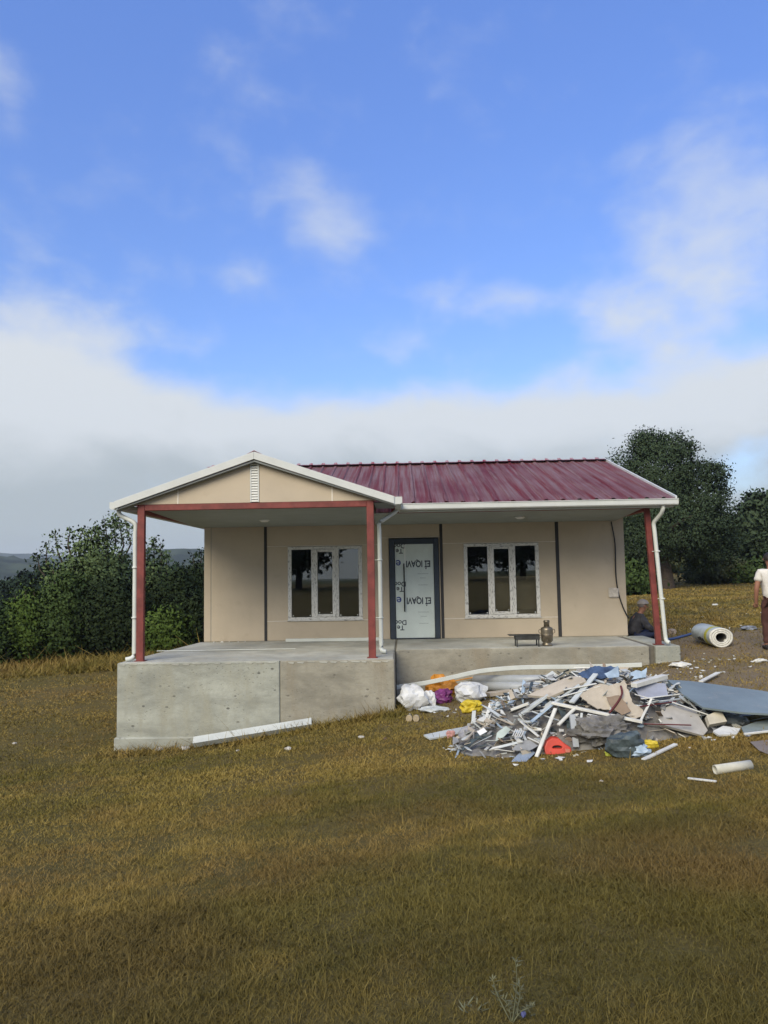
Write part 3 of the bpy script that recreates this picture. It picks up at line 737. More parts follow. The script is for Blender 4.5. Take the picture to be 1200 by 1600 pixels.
def build_person(label, base, yaw, J, shirt, trousers, hairm, cap=None, shoes=None):
    """J: joints in body space (x = body's left-right, y = facing, z up)"""
    rt = empty('person', base, label, 'person')
    q = Matrix.Translation(base) @ Matrix.Rotation(yaw, 4, 'Z')
    T = lambda p: q @ Vector(p)
    names = ['pelvis', 'waist', 'chest', 'neck0', 'neck1', 'head0', 'head1', 'head2']
    V = [T(J[n]) for n in names]; rad = [.125, .115, .135, .065, .055, .075, .092, .070]
    E = [(0, 1), (1, 2), (2, 3), (3, 4), (4, 5), (5, 6), (6, 7)]
    def add(par, pts, rs):
        p = par
        for a, r in zip(pts, rs):
            V.append(T(a)); rad.append(r); E.append((p, len(V)-1)); p = len(V)-1
        return p
    for s in ('l', 'r'):
        add(2, [J['sh_'+s], J['el_'+s], J['wr_'+s], J['ha_'+s]], [.058, .045, .032, .036])
        add(0, [J['hip_'+s], J['kn_'+s], J['an_'+s], J['toe_'+s]], [.085, .062, .045, .04])
    body = skinned('body', V, E, rad, SKIN, rt)
    # hands: five fingers each, rooted in the palm
    for s in ('l', 'r'):
        h = Vector(J['ha_'+s]); wv = (h-Vector(J['wr_'+s])).normalized(); side = wv.cross(Vector((0, 0, 1)) if abs(wv.z) < .8 else Vector((0, 1, 0))).normalized(); nrm = side.cross(wv)
        bm = bmesh.new()
        for k, L in enumerate((.070, .080, .075, .060)):
            b = h + side*(k-1.5)*.019 + wv*.01
            tube_bm(bm, [T(b), T(b+wv*L*.5+nrm*.008), T(b+wv*L*.85+nrm*.03)], [.010, .009, .007], 6)
        tube_bm(bm, [T(h-side*.03-wv*.03), T(h-side*.05+wv*.01+nrm*.01), T(h-side*.045+wv*.04+nrm*.02)], [.012, .011, .008], 6)
        link('fingers', from_bm(bm, 'fingers'), SKIN, rt)
    # face
    hc = Vector(J['head1']); fw = Vector(J.get('face', (0, 1, 0))).normalized(); sd_ = fw.cross(Vector((0, 0, 1))).normalized()
    bm = bmesh.new()
    tube_bm(bm, [T(hc+fw*.085+Vector((0, 0, .015))), T(hc+fw*.115+Vector((0, 0, -.02))), T(hc+fw*.085+Vector((0, 0, -.03)))], [.010, .016, .010], 6)
    for s in (-1, 1):
        tube_bm(bm, [T(hc+sd_*s*.088+Vector((0, 0, .025))), T(hc+sd_*s*.099-fw*.01), T(hc+sd_*s*.088+Vector((0, 0, -.03)))], [.012, .017, .010], 6)
    link('face_features', from_bm(bm, 'face_features'), SKIN, rt)
    bm = bmesh.new()
    for s in (-1, 1): tube_bm(bm, [T(hc+fw*.086+sd_*(s*.034-.012)+Vector((0, 0, .012))), T(hc+fw*.086+sd_*(s*.034+.012)+Vector((0, 0, .012)))], .007, 6)
    tube_bm(bm, [T(hc+fw*.088-sd_*.025+Vector((0, 0, -.058))), T(hc+fw*.088+sd_*.025+Vector((0, 0, -.058)))], .005, 6)
    link('eyes_and_mouth', from_bm(bm, 'eyes'), M('dark_brown', (.03, .018, .012), .5), rt)
    # clothes
    Vs = [T(J['pelvis']+Vector((0, 0, -.13))) if shirt[1] else T(J['pelvis']), T(J['waist']), T(J['chest']), T(J['neck0'])]
    rs = [.176, .160, .165, .080]; Es = [(0, 1), (1, 2), (2, 3)]
    for s in ('l', 'r'):
        a, b = Vector(J['sh_'+s]), Vector(J['el_'+s]); e = a.lerp(b, shirt[2])
        Vs += [T(a), T(a.lerp(e, .55)), T(e)]; rs += [.082, .075, .070]; n = len(Vs); Es += [(2, n-3), (n-3, n-2), (n-2, n-1)]
        if shirt[2] >= 1:
            Vs += [T(J['wr_'+s])]; rs += [.05]; Es += [(n-1, n)]
    skinned('shirt', Vs, Es, rs, shirt[0], rt, 2)
    Vs = [T(J['pelvis']+Vector((0, 0, -.10 if shirt[1] else 0)))]; rs = [.128]; Es = []
    for s in ('l', 'r'):
        a, b, c = Vector(J['hip_'+s]), Vector(J['kn_'+s]), Vector(J['an_'+s])
        Vs += [T(a), T(a.lerp(b, .5)), T(b), T(b.lerp(c, .5)), T(c)]; rs += [.094, .092, .080, .073, .068]; n = len(Vs); Es += [(0, n-5)] + [(n-5+i, n-4+i) for i in range(4)]
    skinned('trousers', Vs, Es, rs, trousers, rt, 0)
    for s in ('l', 'r'):
        a, b = Vector(J['an_'+s]), Vector(J['toe_'+s]); back = (a-b); back.z = 0; back.normalize()
        pts = [T(Vector((a.x, a.y, b.z))+back*.06+Vector((0, 0, .01))), T(Vector((a.x, a.y, b.z+.02))), T(b.lerp(Vector((a.x, a.y, b.z)), .4)+Vector((0, 0, .01))), T(b)]
        tube('shoe', pts, [.035, .045, .045, .032], M('dark_shoe', (.03, .028, .027), .6), rt, 10)
    # hair cap
    bm = bmesh.new(); bmesh.ops.create_icosphere(bm, subdivisions=3, radius=1)
    geom = [v for v in bm.verts if v.co.z < -.35 or (v.co.y > .25 and v.co.z < .45)]
    bmesh.ops.delete(bm, geom=geom, context='VERTS')
    for v in bm.verts: v.co = Vector((v.co.x*.104, v.co.y*.112, v.co.z*.118))*(1+.05*mnoise.noise(v.co*40))
    bmesh.ops.solidify(bm, geom=list(bm.faces), thickness=.012)
    ang = math.atan2(-fw.x, fw.y)
    bmesh.ops.transform(bm, matrix=q @ Matrix.Translation(hc+Vector((0, 0, .01))) @ Matrix.Rotation(ang, 4, 'Z'), verts=bm.verts)
    link('hair', from_bm(bm, 'hair'), hairm, rt)
    if cap is not None:
        bm = bmesh.new(); bmesh.ops.create_uvsphere(bm, u_segments=18, v_segments=10, radius=1)
        bmesh.ops.delete(bm, geom=[v for v in bm.verts if v.co.z < -.05], context='VERTS')
        for v in bm.verts: v.co = Vector((v.co.x*.112, v.co.y*.122, v.co.z*.100))
        bmesh.ops.transform(bm, matrix=q @ Matrix.Translation(hc+Vector((0, 0, .045))) @ Matrix.Rotation(ang, 4, 'Z'), verts=bm.verts)
        ca = link('cap', from_bm(bm, 'cap'), cap, rt, True)
        bm = bmesh.new(); pts = []
        for k in range(9):
            t = math.pi*k/8; pts.append((.085*math.cos(t), .085+.11*math.sin(t), -.008*math.sin(t)))
        vs = [bm.verts.new(p) for p in pts]; bm.faces.new(vs); bmesh.ops.solidify(bm, geom=list(bm.faces), thickness=.008)
        bmesh.ops.transform(bm, matrix=q @ Matrix.Translation(hc+Vector((0, 0, .045))) @ Matrix.Rotation(ang, 4, 'Z') @ Matrix.Rotation(R(-10), 4, 'X'), verts=bm.verts)
        link('visor', from_bm(bm, 'visor'), cap, rt)
    return rt
V3 = lambda *a: Vector(a)
# standing man, back to the camera
sp_ = onY(1211, 1012, -1.9); sb = (float(sp_[0]), -1.9, gzf(sp_[0], -1.9))
JS = dict(pelvis=V3(0, 0, .93), waist=V3(0, .01, 1.08), chest=V3(0, .0, 1.27), neck0=V3(0, -.01, 1.44), neck1=V3(0, 0, 1.50), head0=V3(0, .02, 1.56), head1=V3(0, .02, 1.63), head2=V3(0, .0, 1.69),
          sh_l=V3(-.19, 0, 1.39), el_l=V3(-.265, -.03, 1.10), wr_l=V3(-.26, .05, .87), ha_l=V3(-.25, .08, .80), sh_r=V3(.19, 0, 1.39), el_r=V3(.265, -.03, 1.10), wr_r=V3(.26, .06, .87), ha_r=V3(.25, .09, .80),
          hip_l=V3(-.10, 0, .88), kn_l=V3(-.12, .03, .50), an_l=V3(-.13, -.02, .09), toe_l=V3(-.14, .17, .04), hip_r=V3(.10, 0, .88), kn_r=V3(.12, .05, .50), an_r=V3(.13, .02, .09), toe_r=V3(.14, .21, .04), face=V3(.2, 1, -.1))
man = build_person('man in white t-shirt and dark red trousers standing with his back turned', sb, R(-8), JS, (M('white_cotton', (.62, .60, .55), .9, .1, 9), True, .62), M('dark_red_cloth', (.065, .028, .022), .9, .2, 8), M('black_hair', (.02, .015, .012), .6))
# seated man in a cap, in profile facing right, back to the side wall
st = (9.06, .36, gzf(9.06, .5)+.10)
JT = dict(pelvis=V3(0, 0, .13), waist=V3(0, .03, .27), chest=V3(0, .10, .44), neck0=V3(0, .17, .59), neck1=V3(0, .19, .64), head0=V3(0, .22, .69), head1=V3(0, .235, .765), head2=V3(0, .225, .83),
          sh_l=V3(-.19, .13, .54), el_l=V3(-.24, .27, .31), wr_l=V3(-.13, .43, .27), ha_l=V3(-.08, .50, .25), sh_r=V3(.19, .13, .54), el_r=V3(.24, .27, .31), wr_r=V3(.13, .43, .27), ha_r=V3(.08, .50, .25),
          hip_l=V3(-.10, .06, .11), kn_l=V3(-.14, .44, .21), an_l=V3(-.14, .50, -.12), toe_l=V3(-.15, .66, -.17), hip_r=V3(.10, .06, .11), kn_r=V3(.14, .44, .21), an_r=V3(.14, .50, -.12), toe_r=V3(.15, .66, -.17), face=V3(0, 1, -.15))
build_person('man in dark jacket and pale cap sitting by the house corner', st, R(-90), JT, (M('charcoal_jacket', (.045, .045, .052), .9, .35, 14), False, 1.0), M('navy_cloth', (.018, .026, .06), .9, .2, 9), M('grey_hair', (.14, .12, .11), .7), M('pale_cap', (.30, .27, .24), .9, .1))

# ------------------------------------------------------------------ insulation roll and things by the house corner
WRAP = M('silver_wrap', (.42, .47, .47), .35, .12, 6, .2, 20); WOOL = M('white_wool', (.62, .62, .57), .95, .12, 25, .4, 80)
e0 = hit(1128, 1012); rr = .218
c0 = Vector((e0.x, e0.y, gzf(e0.x, e0.y)+rr*.86)); ax = Vector((.07, .997, .0)).normalized(); c1 = c0+ax*1.15; c1.z = gzf(c1.x, c1.y)+rr*.86
ax = (c1-c0).normalized(); s_ = ax.cross(Vector((0, 0, 1))).normalized(); t_ = s_.cross(ax)
roll = empty('membrane_roll', (c0.x, c0.y, c0.z-rr*.86), 'thick white roll of insulation in printed wrap lying on bare earth', 'insulation roll')
def ring_tube(name, secs, mat, parent, seg=32, wob=.0, closed=False):
    bm = bmesh.new(); rings = []
    for (t, r) in secs:
        rings.append([bm.verts.new(c0+ax*t+(s_*math.cos(2*math.pi*k/seg)+t_*(.86*math.sin(2*math.pi*k/seg)))*(r*(1+wob*math.sin(3*2*math.pi*k/seg+t*5)))) for k in range(seg)])
    for a, b in zip(rings, rings[1:]):
        for k in range(seg):
            f = bm.faces.new([a[k], a[(k+1) % seg], b[(k+1) % seg], b[k]]); f.smooth = True
    bmesh.ops.recalc_face_normals(bm, faces=list(bm.faces))
    return link(name, from_bm(bm, name), mat, parent)
ring_tube('wrap', [(.02, rr*.985), (.05, rr), (.4, rr*.99), (.8, rr), (1.10, rr), (1.13, rr*.95), (1.13, .1)], WRAP, roll, 40, .012)
for (a, b) in ((rr*.99, rr*.80), (rr*.79, rr*.62), (rr*.61, rr*.46)):
    ring_tube('wound_layer', [(.10, a), (.0, a), (-.012, (a+b)/2), (.0, b), (.10, b)], WOOL, roll, 36, .02)
ring_tube('core', [(.02, rr*.455), (.6, rr*.44), (.61, .001)], M('roll_core', (.12, .115, .105), .9), roll)
ring_tube('yellow_band', [(.20, rr*1.004), (.21, rr*1.010), (.33, rr*1.010), (.34, rr*1.004)], M('yellow_print', (.42, .40, .04), .5), roll, 40, .012)
for t0_, t1_, a0, a1 in ((.40, .50, 195, 222), (.53, .62, 190, 218), (.65, .73, 195, 216)):
    bm = bmesh.new(); prev = None
    for k in range(7):
        a = R(a0+(a1-a0)*k/6); v = [bm.verts.new(c0+ax*t+(s_*math.cos(a)+t_*(.86*math.sin(a)))*rr*1.02) for t in (t0_, t1_)]
        if prev: bm.faces.new([prev[0], prev[1], v[1], v[0]])
        prev = v
    bmesh.ops.solidify(bm, geom=list(bm.faces), thickness=.002)
    link('printed_mark', from_bm(bm, 'printed_mark'), DKINK, roll)
# dark blue hose trailing from the slab to the roll
hp = [hit(px, py, .03) for px, py in ((1040, 1000), (1052, 998), (1068, 994), (1085, 989), (1100, 984))]
tag(tube('hose', smooth_path(hp, 6), .028, M('blue_hose', (.03, .06, .16), .5), None, 8), 'dark blue hose running from the slab corner to the insulation roll', 'hose')

# ------------------------------------------------------------------ rubbish pile
c_ = hit(940, 1165)
MC = [(c_.x+.1, c_.y+1.0, 1.55, 1.15, .66), (c_.x-.85, c_.y+.55, .8, .7, .22), (c_.x+1.05, c_.y+.75, .9, .8, .25)]
W1 = M('chipped_white_board', (.60, .60, .55), .6, .12, 5, .1, 40, dirt=(.35, .32, .26), dirt_amt=.5)
W2 = M('grey_white_board', (.45, .48, .47), .6, .12, 5, .1, 40, dirt=(.3, .29, .26), dirt_amt=.4)
BE = M('beige_board', (.43, .38, .30), .85, .12, 4, .15, 50, dirt=(.28, .23, .17), dirt_amt=.5)
BR = M('brown_cardboard', (.22, .165, .115), .9, .15, 5)
BL = M('blue_grey_sheet', (.165, .205, .21), .45, .16, 1.2, .25, 3, dirt=(.30, .29, .26), dirt_amt=.55)
LB = M('light_blue_film', (.33, .42, .50), .35, .2, 8, .3, 25)
GR = M('mid_grey_sheet', (.24, .245, .24), .7, .2, 6, .1, 40)
TE = M('dark_teal_plastic', (.06, .08, .085), .5, .4, 9, .4, 20)
GY = M('grey_pvc', (.34, .365, .38), .4, .08, 3, dirt=(.28, .27, .25), dirt_amt=.3)
RB = M('red_brown_strip', (.10, .022, .02), .5, .2)
YE_ = M('yellow_plastic', (.55, .42, .03), .5, .15, 8, .3, 25); YG_ = M('lime_plastic', (.42, .45, .05), .5, .1)
OR = M('orange_plastic', (.52, .22, .03), .5, .25, 8, .3, 25); PU = M('purple_plastic', (.17, .035, .15), .45, .35, 9, .3, 25)
WB = M('white_plastic_sack', (.56, .575, .57), .45, .12, 8, .3, 25); RD = M('bright_red_plastic', (.52, .055, .03), .45, .12, 6)
DG = M('dark_grey_sack', (.15, .145, .135), .9, .35, 7, .3, 20)
def depth_of(p): return float((np.array(p)-CAM) @ FWD)
def plank(x0, y0, x1, y1, wpx, mat, name, label, cat, lift=(.03, .03), th=.02, roll=0.0, group=None, pile=True):
    a = hit(x0, y0, lift[0], pile); b = hit(x1, y1, lift[1], pile)
    wd = wpx/F*(depth_of(a)+depth_of(b))/2
    return tag(beam(name, a, b, wd, min(th, wd), mat, roll=roll), label, cat, group)
def sheet(px, mat, name, label, cat, nrm=(0, -.5, .85), lift=.05, th=.012, ragged=0.0, at=None, group=None, pile=True, bend=0.0):
    cx = sum(p[0] for p in px)/len(px); cy = sum(p[1] for p in px)/len(px)
    c = hit(*(at or (cx, cy)), lift, pile); n = np.array(nrm)/np.linalg.norm(nrm)
    pts = []
    P = list(px)
    if ragged:
        Q = []
        for i, p in enumerate(P):
            q = P[(i+1) % len(P)]; L = math.hypot(q[0]-p[0], q[1]-p[1]); k = max(1, int(L/4))
            for j in range(k):
                t = j/k; Q.append((p[0]+(q[0]-p[0])*t+random.uniform(-ragged, ragged), p[1]+(q[1]-p[1])*t+random.uniform(-ragged, ragged)))
        P = Q
    for (x, y) in P:
        d = ray(x, y); t = ((np.array(c)-CAM) @ n)/(d @ n); pts.append(Vector(CAM+d*t))
    o = prism(name, pts, Vector(-n*th), mat)
    return tag(o, label, cat, group)
def bag(px, py, wpx, hpx, mat, name, label, cat, seed=0, depth=.8, crinkle=.30, pile=False, sub=3, pinch=False, mats=None, group=None):
    """crumpled plastic: an uneven closed skin of sharp folds resting on what lies below; (px, py) is the middle of its foot"""
    c = hit(px, py, 0, pile); d = depth_of(c); rx = wpx/F*d/2; rz = hpx/F*d
    bm = bmesh.new(); bmesh.ops.create_icosphere(bm, subdivisions=sub, radius=1)
    for v in bm.verts:
        p = v.co.copy(); o3 = Vector((seed*7.3, seed*3.9, seed*1.1))
        n = .55*mnoise.noise(p*1.2+o3) + crinkle*.9*mnoise.noise(p*2.4+o3) + crinkle*.9*mnoise.noise(p*5.5+o3*2)
        k = 1+n*.75
        z = p.z*k
        if pinch and p.z > .6: k *= 1-.75*(p.z-.6)/.4
        v.co = Vector((p.x*k*rx, p.y*k*rx*depth, max(-.08, z*.5+.42)*rz))
    bmesh.ops.transform(bm, matrix=Matrix.Translation((c.x, c.y+rx*depth*.5, c.z)), verts=bm.verts)
    o = link(name, from_bm(bm, name), mat, None)
    return tag(o, label, cat, group)

# heap of mixed offcuts underneath: small pieces nobody could count
def shards():
    V = []; Fc = []; mi = []
    mats = [W1, W2, BE, TE, GR, LB, DG, BR]
    pr = np.array([.20, .17, .18, .10, .15, .08, .08, .04])
    for i in range(900):
        k = rng.choice(3, p=[.62, .22, .16]); cx, cy, rx, ry, hh = MC[k]
        a = rng.uniform(0, 2*math.pi); r = rng.uniform(0, 1)**.5*1.02
        x = cx+rx*r*math.cos(a); y = cy+ry*r*math.sin(a); z = gzf(x, y)+float(mound(x, y))+rng.uniform(-.05, .04)
        L = rng.uniform(.05, .28) if i > 110 else rng.uniform(.25, .60); wd = rng.uniform(.012, .12) if i > 110 else rng.uniform(.02, .07); th = rng.uniform(.004, .014)
        q = Matrix.Rotation(rng.uniform(0, 6.28), 3, 'Z') @ Matrix.Rotation(rng.normal(0, .45), 3, 'X') @ Matrix.Rotation(rng.normal(0, .4), 3, 'Y')
        b = len(V)
        sk = rng.uniform(.4, 1, 8)
        for j, (u1, u2, u3) in enumerate([(a1, a2, a3) for a1 in (-1, 1) for a2 in (-1, 1) for a3 in (-1, 1)]):
            p = q @ Vector((u1*L/2*sk[j//2], u2*wd/2*sk[(j//2+3) % 8], u3*th/2)); V.append((x+p.x, y+p.y, z+p.z))
        for f in [(0, 1, 3, 2), (4, 6, 7, 5), (0, 4, 5, 1), (2, 3, 7, 6), (0, 2, 6, 4), (1, 5, 7, 3)]:
            Fc.append([b+t for t in f])
        mi += [int(rng.choice(8, p=pr) if i > 110 else rng.choice(8, p=[.36, .34, .10, .04, .06, .06, .02, .02]))]*6
    # core of the heap
    n = 40; b = len(V)
    for j in range(n):
        for i in range(n):
            x = MC[0][0]-1.9+3.9*i/(n-1); y = MC[0][1]-1.4+2.7*j/(n-1)
            h = float(mound(x, y)); V.append((x, y, gzf(x, y)-.06+h*.88+.07*mnoise.noise(Vector((x*5, y*5, 0)))*(h > .02)))
    for j in range(n-1):
        for i in range(n-1):
            a = b+j*n+i; Fc.append([a, a+1, a+n+1, a+n]); mi.append(6)
    me = bpy.data.meshes.new('debris'); me.from_pydata(V, [], Fc); me.update()
    o = link('debris', me, mats); me.polygons.foreach_set('material_index', mi)
    tag(o, 'small mixed offcuts and scraps heaped in the rubbish pile', 'debris', kind='stuff')
shards()

sheet([(1043, 1062), (1080, 1064), (1130, 1071), (1190, 1079), (1260, 1092), (1262, 1118), (1160, 1113), (1098, 1105), (1066, 1084)], BL, 'metal_sheet', 'large flat blue-grey metal sheet sticking out of the heap towards the field edge', 'sheet', (.02, -.16, 1), .14, .02, at=(1090, 1085))
sheet([(905, 1087), (918, 1077), (938, 1069), (956, 1071), (976, 1063), (983, 1082), (988, 1097), (1004, 1108), (1006, 1120), (990, 1123), (962, 1110), (930, 1106)], BE, 'broken_plasterboard', 'largest broken beige plasterboard with ragged edge on top of the heap', 'plasterboard', (-.05, -.75, .65), .10, .014, 1.2)
sheet([(947, 1089), (968, 1086), (978, 1098), (986, 1112), (972, 1117), (955, 1105)], BR, 'torn_cardboard', 'torn brown cardboard lying on the broken plasterboard', 'cardboard', (-.05, -.75, .65), .125, .006, .7)
sheet([(824, 1086), (862, 1068), (892, 1056), (912, 1059), (916, 1064), (858, 1089)], BE, 'wide_board', 'wide beige board leaning at the back of the heap', 'board', (-.3, -.35, .88), .10, .03)
sheet([(1030, 1121), (1034, 1108), (1050, 1101), (1086, 1109), (1106, 1141), (1099, 1149), (1068, 1141), (1034, 1132)], M('pale_grey_board', (.36, .345, .31), .8, .12, 4, .1, 40), 'grey_board', 'pale grey bent panel with cream edge at the heap front', 'panel', (.1, -.6, .8), .10, .03)
sheet([(990, 1074), (1018, 1066), (1040, 1068), (1044, 1087), (1002, 1091)], M('lavender_sheet', (.30, .32, .38), .4, .1), 'coated_sheet', 'small lavender grey coated sheet behind the plasterboard', 'sheet', (.1, -.6, .8), .10, .006)
plank(990, 1071, 1039, 1057, 11, W1, 'short_board', 'short thick white board on the very top of the heap', 'board', (.17, .17), .05)
plank(862, 1098, 1004, 1128, 8, W1, 'long_strip', 'longest white strip lying across the front of the heap', 'strip', (.15, .15), .03)
plank(893, 1098, 931, 1053, 9, W2, 'diagonal_strip', 'pale green-white strip leaning diagonally on the heap', 'strip', (.14, .13), .02)
plank(872, 1133, 900, 1105, 6, W1, 'prop_strip', 'short white strip slanting down under the longest strip', 'strip', (.10, .08), .02)
plank(868, 1107, 838, 1183, 6, W1, 'leaning_strip', 'white strip leaning on the ground beside the red plastic case', 'strip', (.22, .01), .02)
plank(894, 1117, 900, 1168, 9, GY, 'upright_pipe_piece', 'pale blue-grey piece standing upright behind the red case', 'profile', (.16, .03), .05)
plank(909, 1114, 905, 1153, 4, W2, 'upright_lath', 'thin pale lath standing beside the blue-grey upright piece', 'lath', (.16, .06), .012)
plank(1005, 1187, 1056, 1163, 7, W1, 'white_board', 'white board lying in the grass in front of the blue film', 'board', (.01, .03), .02)
plank(1050, 1097, 1107, 1117, 4, W1, 'narrow_strip', 'narrow white strip between the grey panel and the blue-grey sheet', 'strip', (.14, .10), .012)
plank(1006, 1131, 1080, 1133, 3, RB, 'red_brown_rod', 'thin dark red rod lying along the grey bent panel', 'rod', (.16, .14), .012)
plank(1000, 1104, 1056, 1096, 3.5, RB, 'red_brown_rod', 'thin dark red rod tucked under the white strips', 'rod', (.14, .12), .012)
plank(1000, 1128, 1018, 1092, 4, W1, 'thin_strip', 'thin white strip standing at the end of the longest strip', 'strip', (.12, .14), .012)
plank(813, 1127, 842, 1151, 5, W1, 'thin_strip', 'thin white strip sloping out of the heap above the grey scrap', 'strip', (.14, .08), .012)
plank(813, 1138, 822, 1157, 4, W2, 'thin_strip', 'very short upright white strip below the sloping one', 'strip', (.10, .05), .01)
plank(824, 1152, 843, 1161, 4, W1, 'thin_strip', 'short white strip lying flat left of the leaning strip', 'strip', (.08, .06), .01)
plank(799, 1109, 826, 1099, 7, W1, 'end_piece', 'stubby white board end at the back edge of the heap', 'board', (.10, .12), .03)
plank(812, 1118, 856, 1086, 9, W2, 'rail', 'grey white rail under the wide beige board', 'rail', (.08, .10), .03)
plank(845, 1113, 905, 1070, 5, W2, 'rail', 'slim grey white rail below the diagonal strip', 'rail', (.12, .12), .02)
plank(830, 1128, 866, 1098, 9, LB, 'rail', 'light blue coated rail on the dark side of the heap', 'rail', (.10, .12), .012)
plank(880, 1078, 932, 1068, 6, W1, 'strip', 'white strip crossing behind the diagonal strip', 'strip', (.13, .13), .012)
plank(872, 1090, 938, 1072, 4, W1, 'strip', 'slender white strip just above the broken plasterboard corner', 'strip', (.14, .14), .01)
plank(1002, 1092, 1050, 1086, 4, W1, 'strip', 'white strip at the top of the bundle beside the lavender sheet', 'strip', (.14, .12), .01)
plank(1010, 1098, 1062, 1092, 4, W2, 'strip', 'grey white strip in the bundle beside the lavender sheet', 'strip', (.13, .11), .01)
plank(992, 1085, 1030, 1095, 4, W1, 'strip', 'white strip crossing the bundle beside the lavender sheet', 'strip', (.15, .14), .01)
plank(918, 1116, 946, 1122, 5, W1, 'strip', 'broken white strip end under the longest strip', 'strip', (.11, .12), .012)
cs = smooth_path([hit(x, y, l, True) for x, y, l in ((970, 1072, .16), (972, 1083, .17), (966, 1096, .16), (952, 1114, .15))], 5)
tag(tube('bent_rod', cs, .012, RB, None, 6), 'bent dark red rod in front of the broken plasterboard', 'rod')
sheet([(903, 1052), (925, 1041), (966, 1041), (968, 1053), (950, 1059), (915, 1060)], M('navy_film', (.045, .075, .14), .4, .4, 9, .4, 20), 'blue_film', 'dark blue plastic film at the back top of the heap', 'film', (.1, -.7, .7), .10, .006, 1.5)
sheet([(945, 1053), (966, 1040), (968, 1058), (950, 1060)], LB, 'blue_film', 'pale blue film scrap on the dark blue film', 'film', (.1, -.7, .7), .12, .004, .8)
sheet([(985, 1051), (994, 1047), (1002, 1049), (1011, 1043), (1009, 1058), (986, 1062)], LB, 'blue_block', 'pale blue foam block with torn white top at the back of the heap', 'foam', (.1, -.8, .6), .10, .05, .5)
ob = sheet([(1104, 1118), (1126, 1109), (1136, 1127), (1109, 1132)], M('cream_block', (.48, .44, .34), .8, .1), 'ribbed_block', 'cream ribbed block between grey bent panel and blue-grey sheet', 'block', (.1, -.7, .7), .12, .06)
sheet([(1114, 1142), (1130, 1134), (1157, 1138), (1151, 1147), (1122, 1148)], W1, 'foam_sheet', 'white foam sheet lying flat under the blue-grey metal sheet', 'foam', (.0, -.25, 1), .05, .02)
sheet([(1158, 1136), (1180, 1128), (1230, 1120), (1235, 1138), (1163, 1146)], M('grey_green_sheet', (.21, .25, .25), .5, .1), 'grey_sheet', 'grey-green sheet with pale edge under the end of the blue-grey sheet', 'sheet', (.0, -.2, 1), .05, .012)
plank(1163, 1147, 1232, 1139, 4, W1, 'edge_strip', 'pale edge strip along the grey-green sheet', 'strip', (.05, .05), .02)
sheet([(1172, 1159), (1215, 1154), (1220, 1186), (1186, 1172)], M('taupe_sheet', (.20, .165, .135), .8, .1), 'cardboard_sheet', 'flat brown cardboard lying in the grass in front of the grey-green sheet', 'cardboard', (.0, -.05, 1), .02, .006)
bag(1152, 1135, 40, 18, M('blue_grey_film', (.20, .23, .25), .4, .3, 8), 'crumpled_film', 'crumpled blue-grey film under the metal sheet', 'film', 3, .7)
bag(946, 1166, 84, 46, DG, 'grey_sack', 'large dark grey sack slumped under the longest strip', 'sack', 4, .6, .50, True, 4)
bag(980, 1184, 62, 42, TE, 'dark_bag', 'dark teal bag at the foot of the heap', 'bag', 5, .6, .3)
bag(998, 1183, 46, 20, LB, 'blue_film', 'crumpled light blue film in front of the dark bag', 'film', 6, .5, .45)
bag(1017, 1170, 26, 14, YE_, 'yellow_bag', 'small yellow plastic on top of the light blue film', 'plastic', 7, .6, .3, True)
bag(953, 1182, 14, 11, YG_, 'lime_lid', 'lime green plastic cup at the foot of the dark bag', 'cup', 8, .8, .1)
bag(965, 1157, 24, 14, M('dull_red_cloth', (.20, .03, .025), .9, .3), 'red_cloth', 'dull red cloth on the dark bag', 'cloth', 9, .6, .3, True)
# red plastic case with a hand hole
def red_case():
    c = hit(872, 1179); d = depth_of(c); k = d/F
    r = empty('red_case', c, 'bright red plastic case with dark hand hole at the heap foot', 'case')
    pr = [(-19, 0), (-20, 10), (-15, 20), (-6, 25), (4, 24), (12, 16), (21, 10), (22, 2), (14, 0)]
    hole = [(-7, 9), (-4, 13), (3, 13), (7, 11), (3, 8), (-4, 7)]
    bm = bmesh.new(); n = len(pr)
    tl = Vector((0, .35, .94))
    P = lambda p, y: c+Vector((p[0]*k, 0, 0))+tl*(p[1]*k)+Vector((0, y, 0))
    H = [hole[int(i*len(hole)/n)] for i in range(n)]
    hol = []
    for i in range(n):
        a = math.atan2(pr[i][1]-10.5, pr[i][0]); hol.append((8*math.cos(a), 10.5+3.2*math.sin(a)))
    fo = [bm.verts.new(P(p, 0)) for p in pr]; bo = [bm.verts.new(P(p, .10)) for p in pr]
    fi = [bm.verts.new(P(p, 0)) for p in hol]; bi = [bm.verts.new(P(p, .10)) for p in hol]
    for i in range(n):
        j = (i+1) % n
        bm.faces.new([fo[i], fo[j], fi[j], fi[i]]); bm.faces.new([bo[j], bo[i], bi[i], bi[j]])
        bm.faces.new([fo[j], fo[i], bo[i], bo[j]]); bm.faces.new([fi[i], fi[j], bi[j], bi[i]])
    bmesh.ops.recalc_face_normals(bm, faces=list(bm.faces)); bevel(bm, .008, 2)
    link('shell', from_bm(bm, 'shell'), RD, r)
    prism('inner_plate', [P(p, .06) for p in hol], (0, .01, 0), TE, r)
    prism('latch', [P(p, -.008) for p in ((12, 3), (19, 3), (19, 8), (12, 9))], (0, .012, 0), M('pale_red', (.5, .16, .1), .5), r, .002)
red_case()
sheet([(792, 1197), (806, 1182), (824, 1164), (836, 1176), (818, 1194)], M('pale_blue_sheet', (.27, .33, .40), .4, .1, 3), 'blue_offcut', 'pale blue metal offcut lying in the grass before the heap', 'offcut', (-.1, -.15, 1), .03, .006, 0, None, None, False)
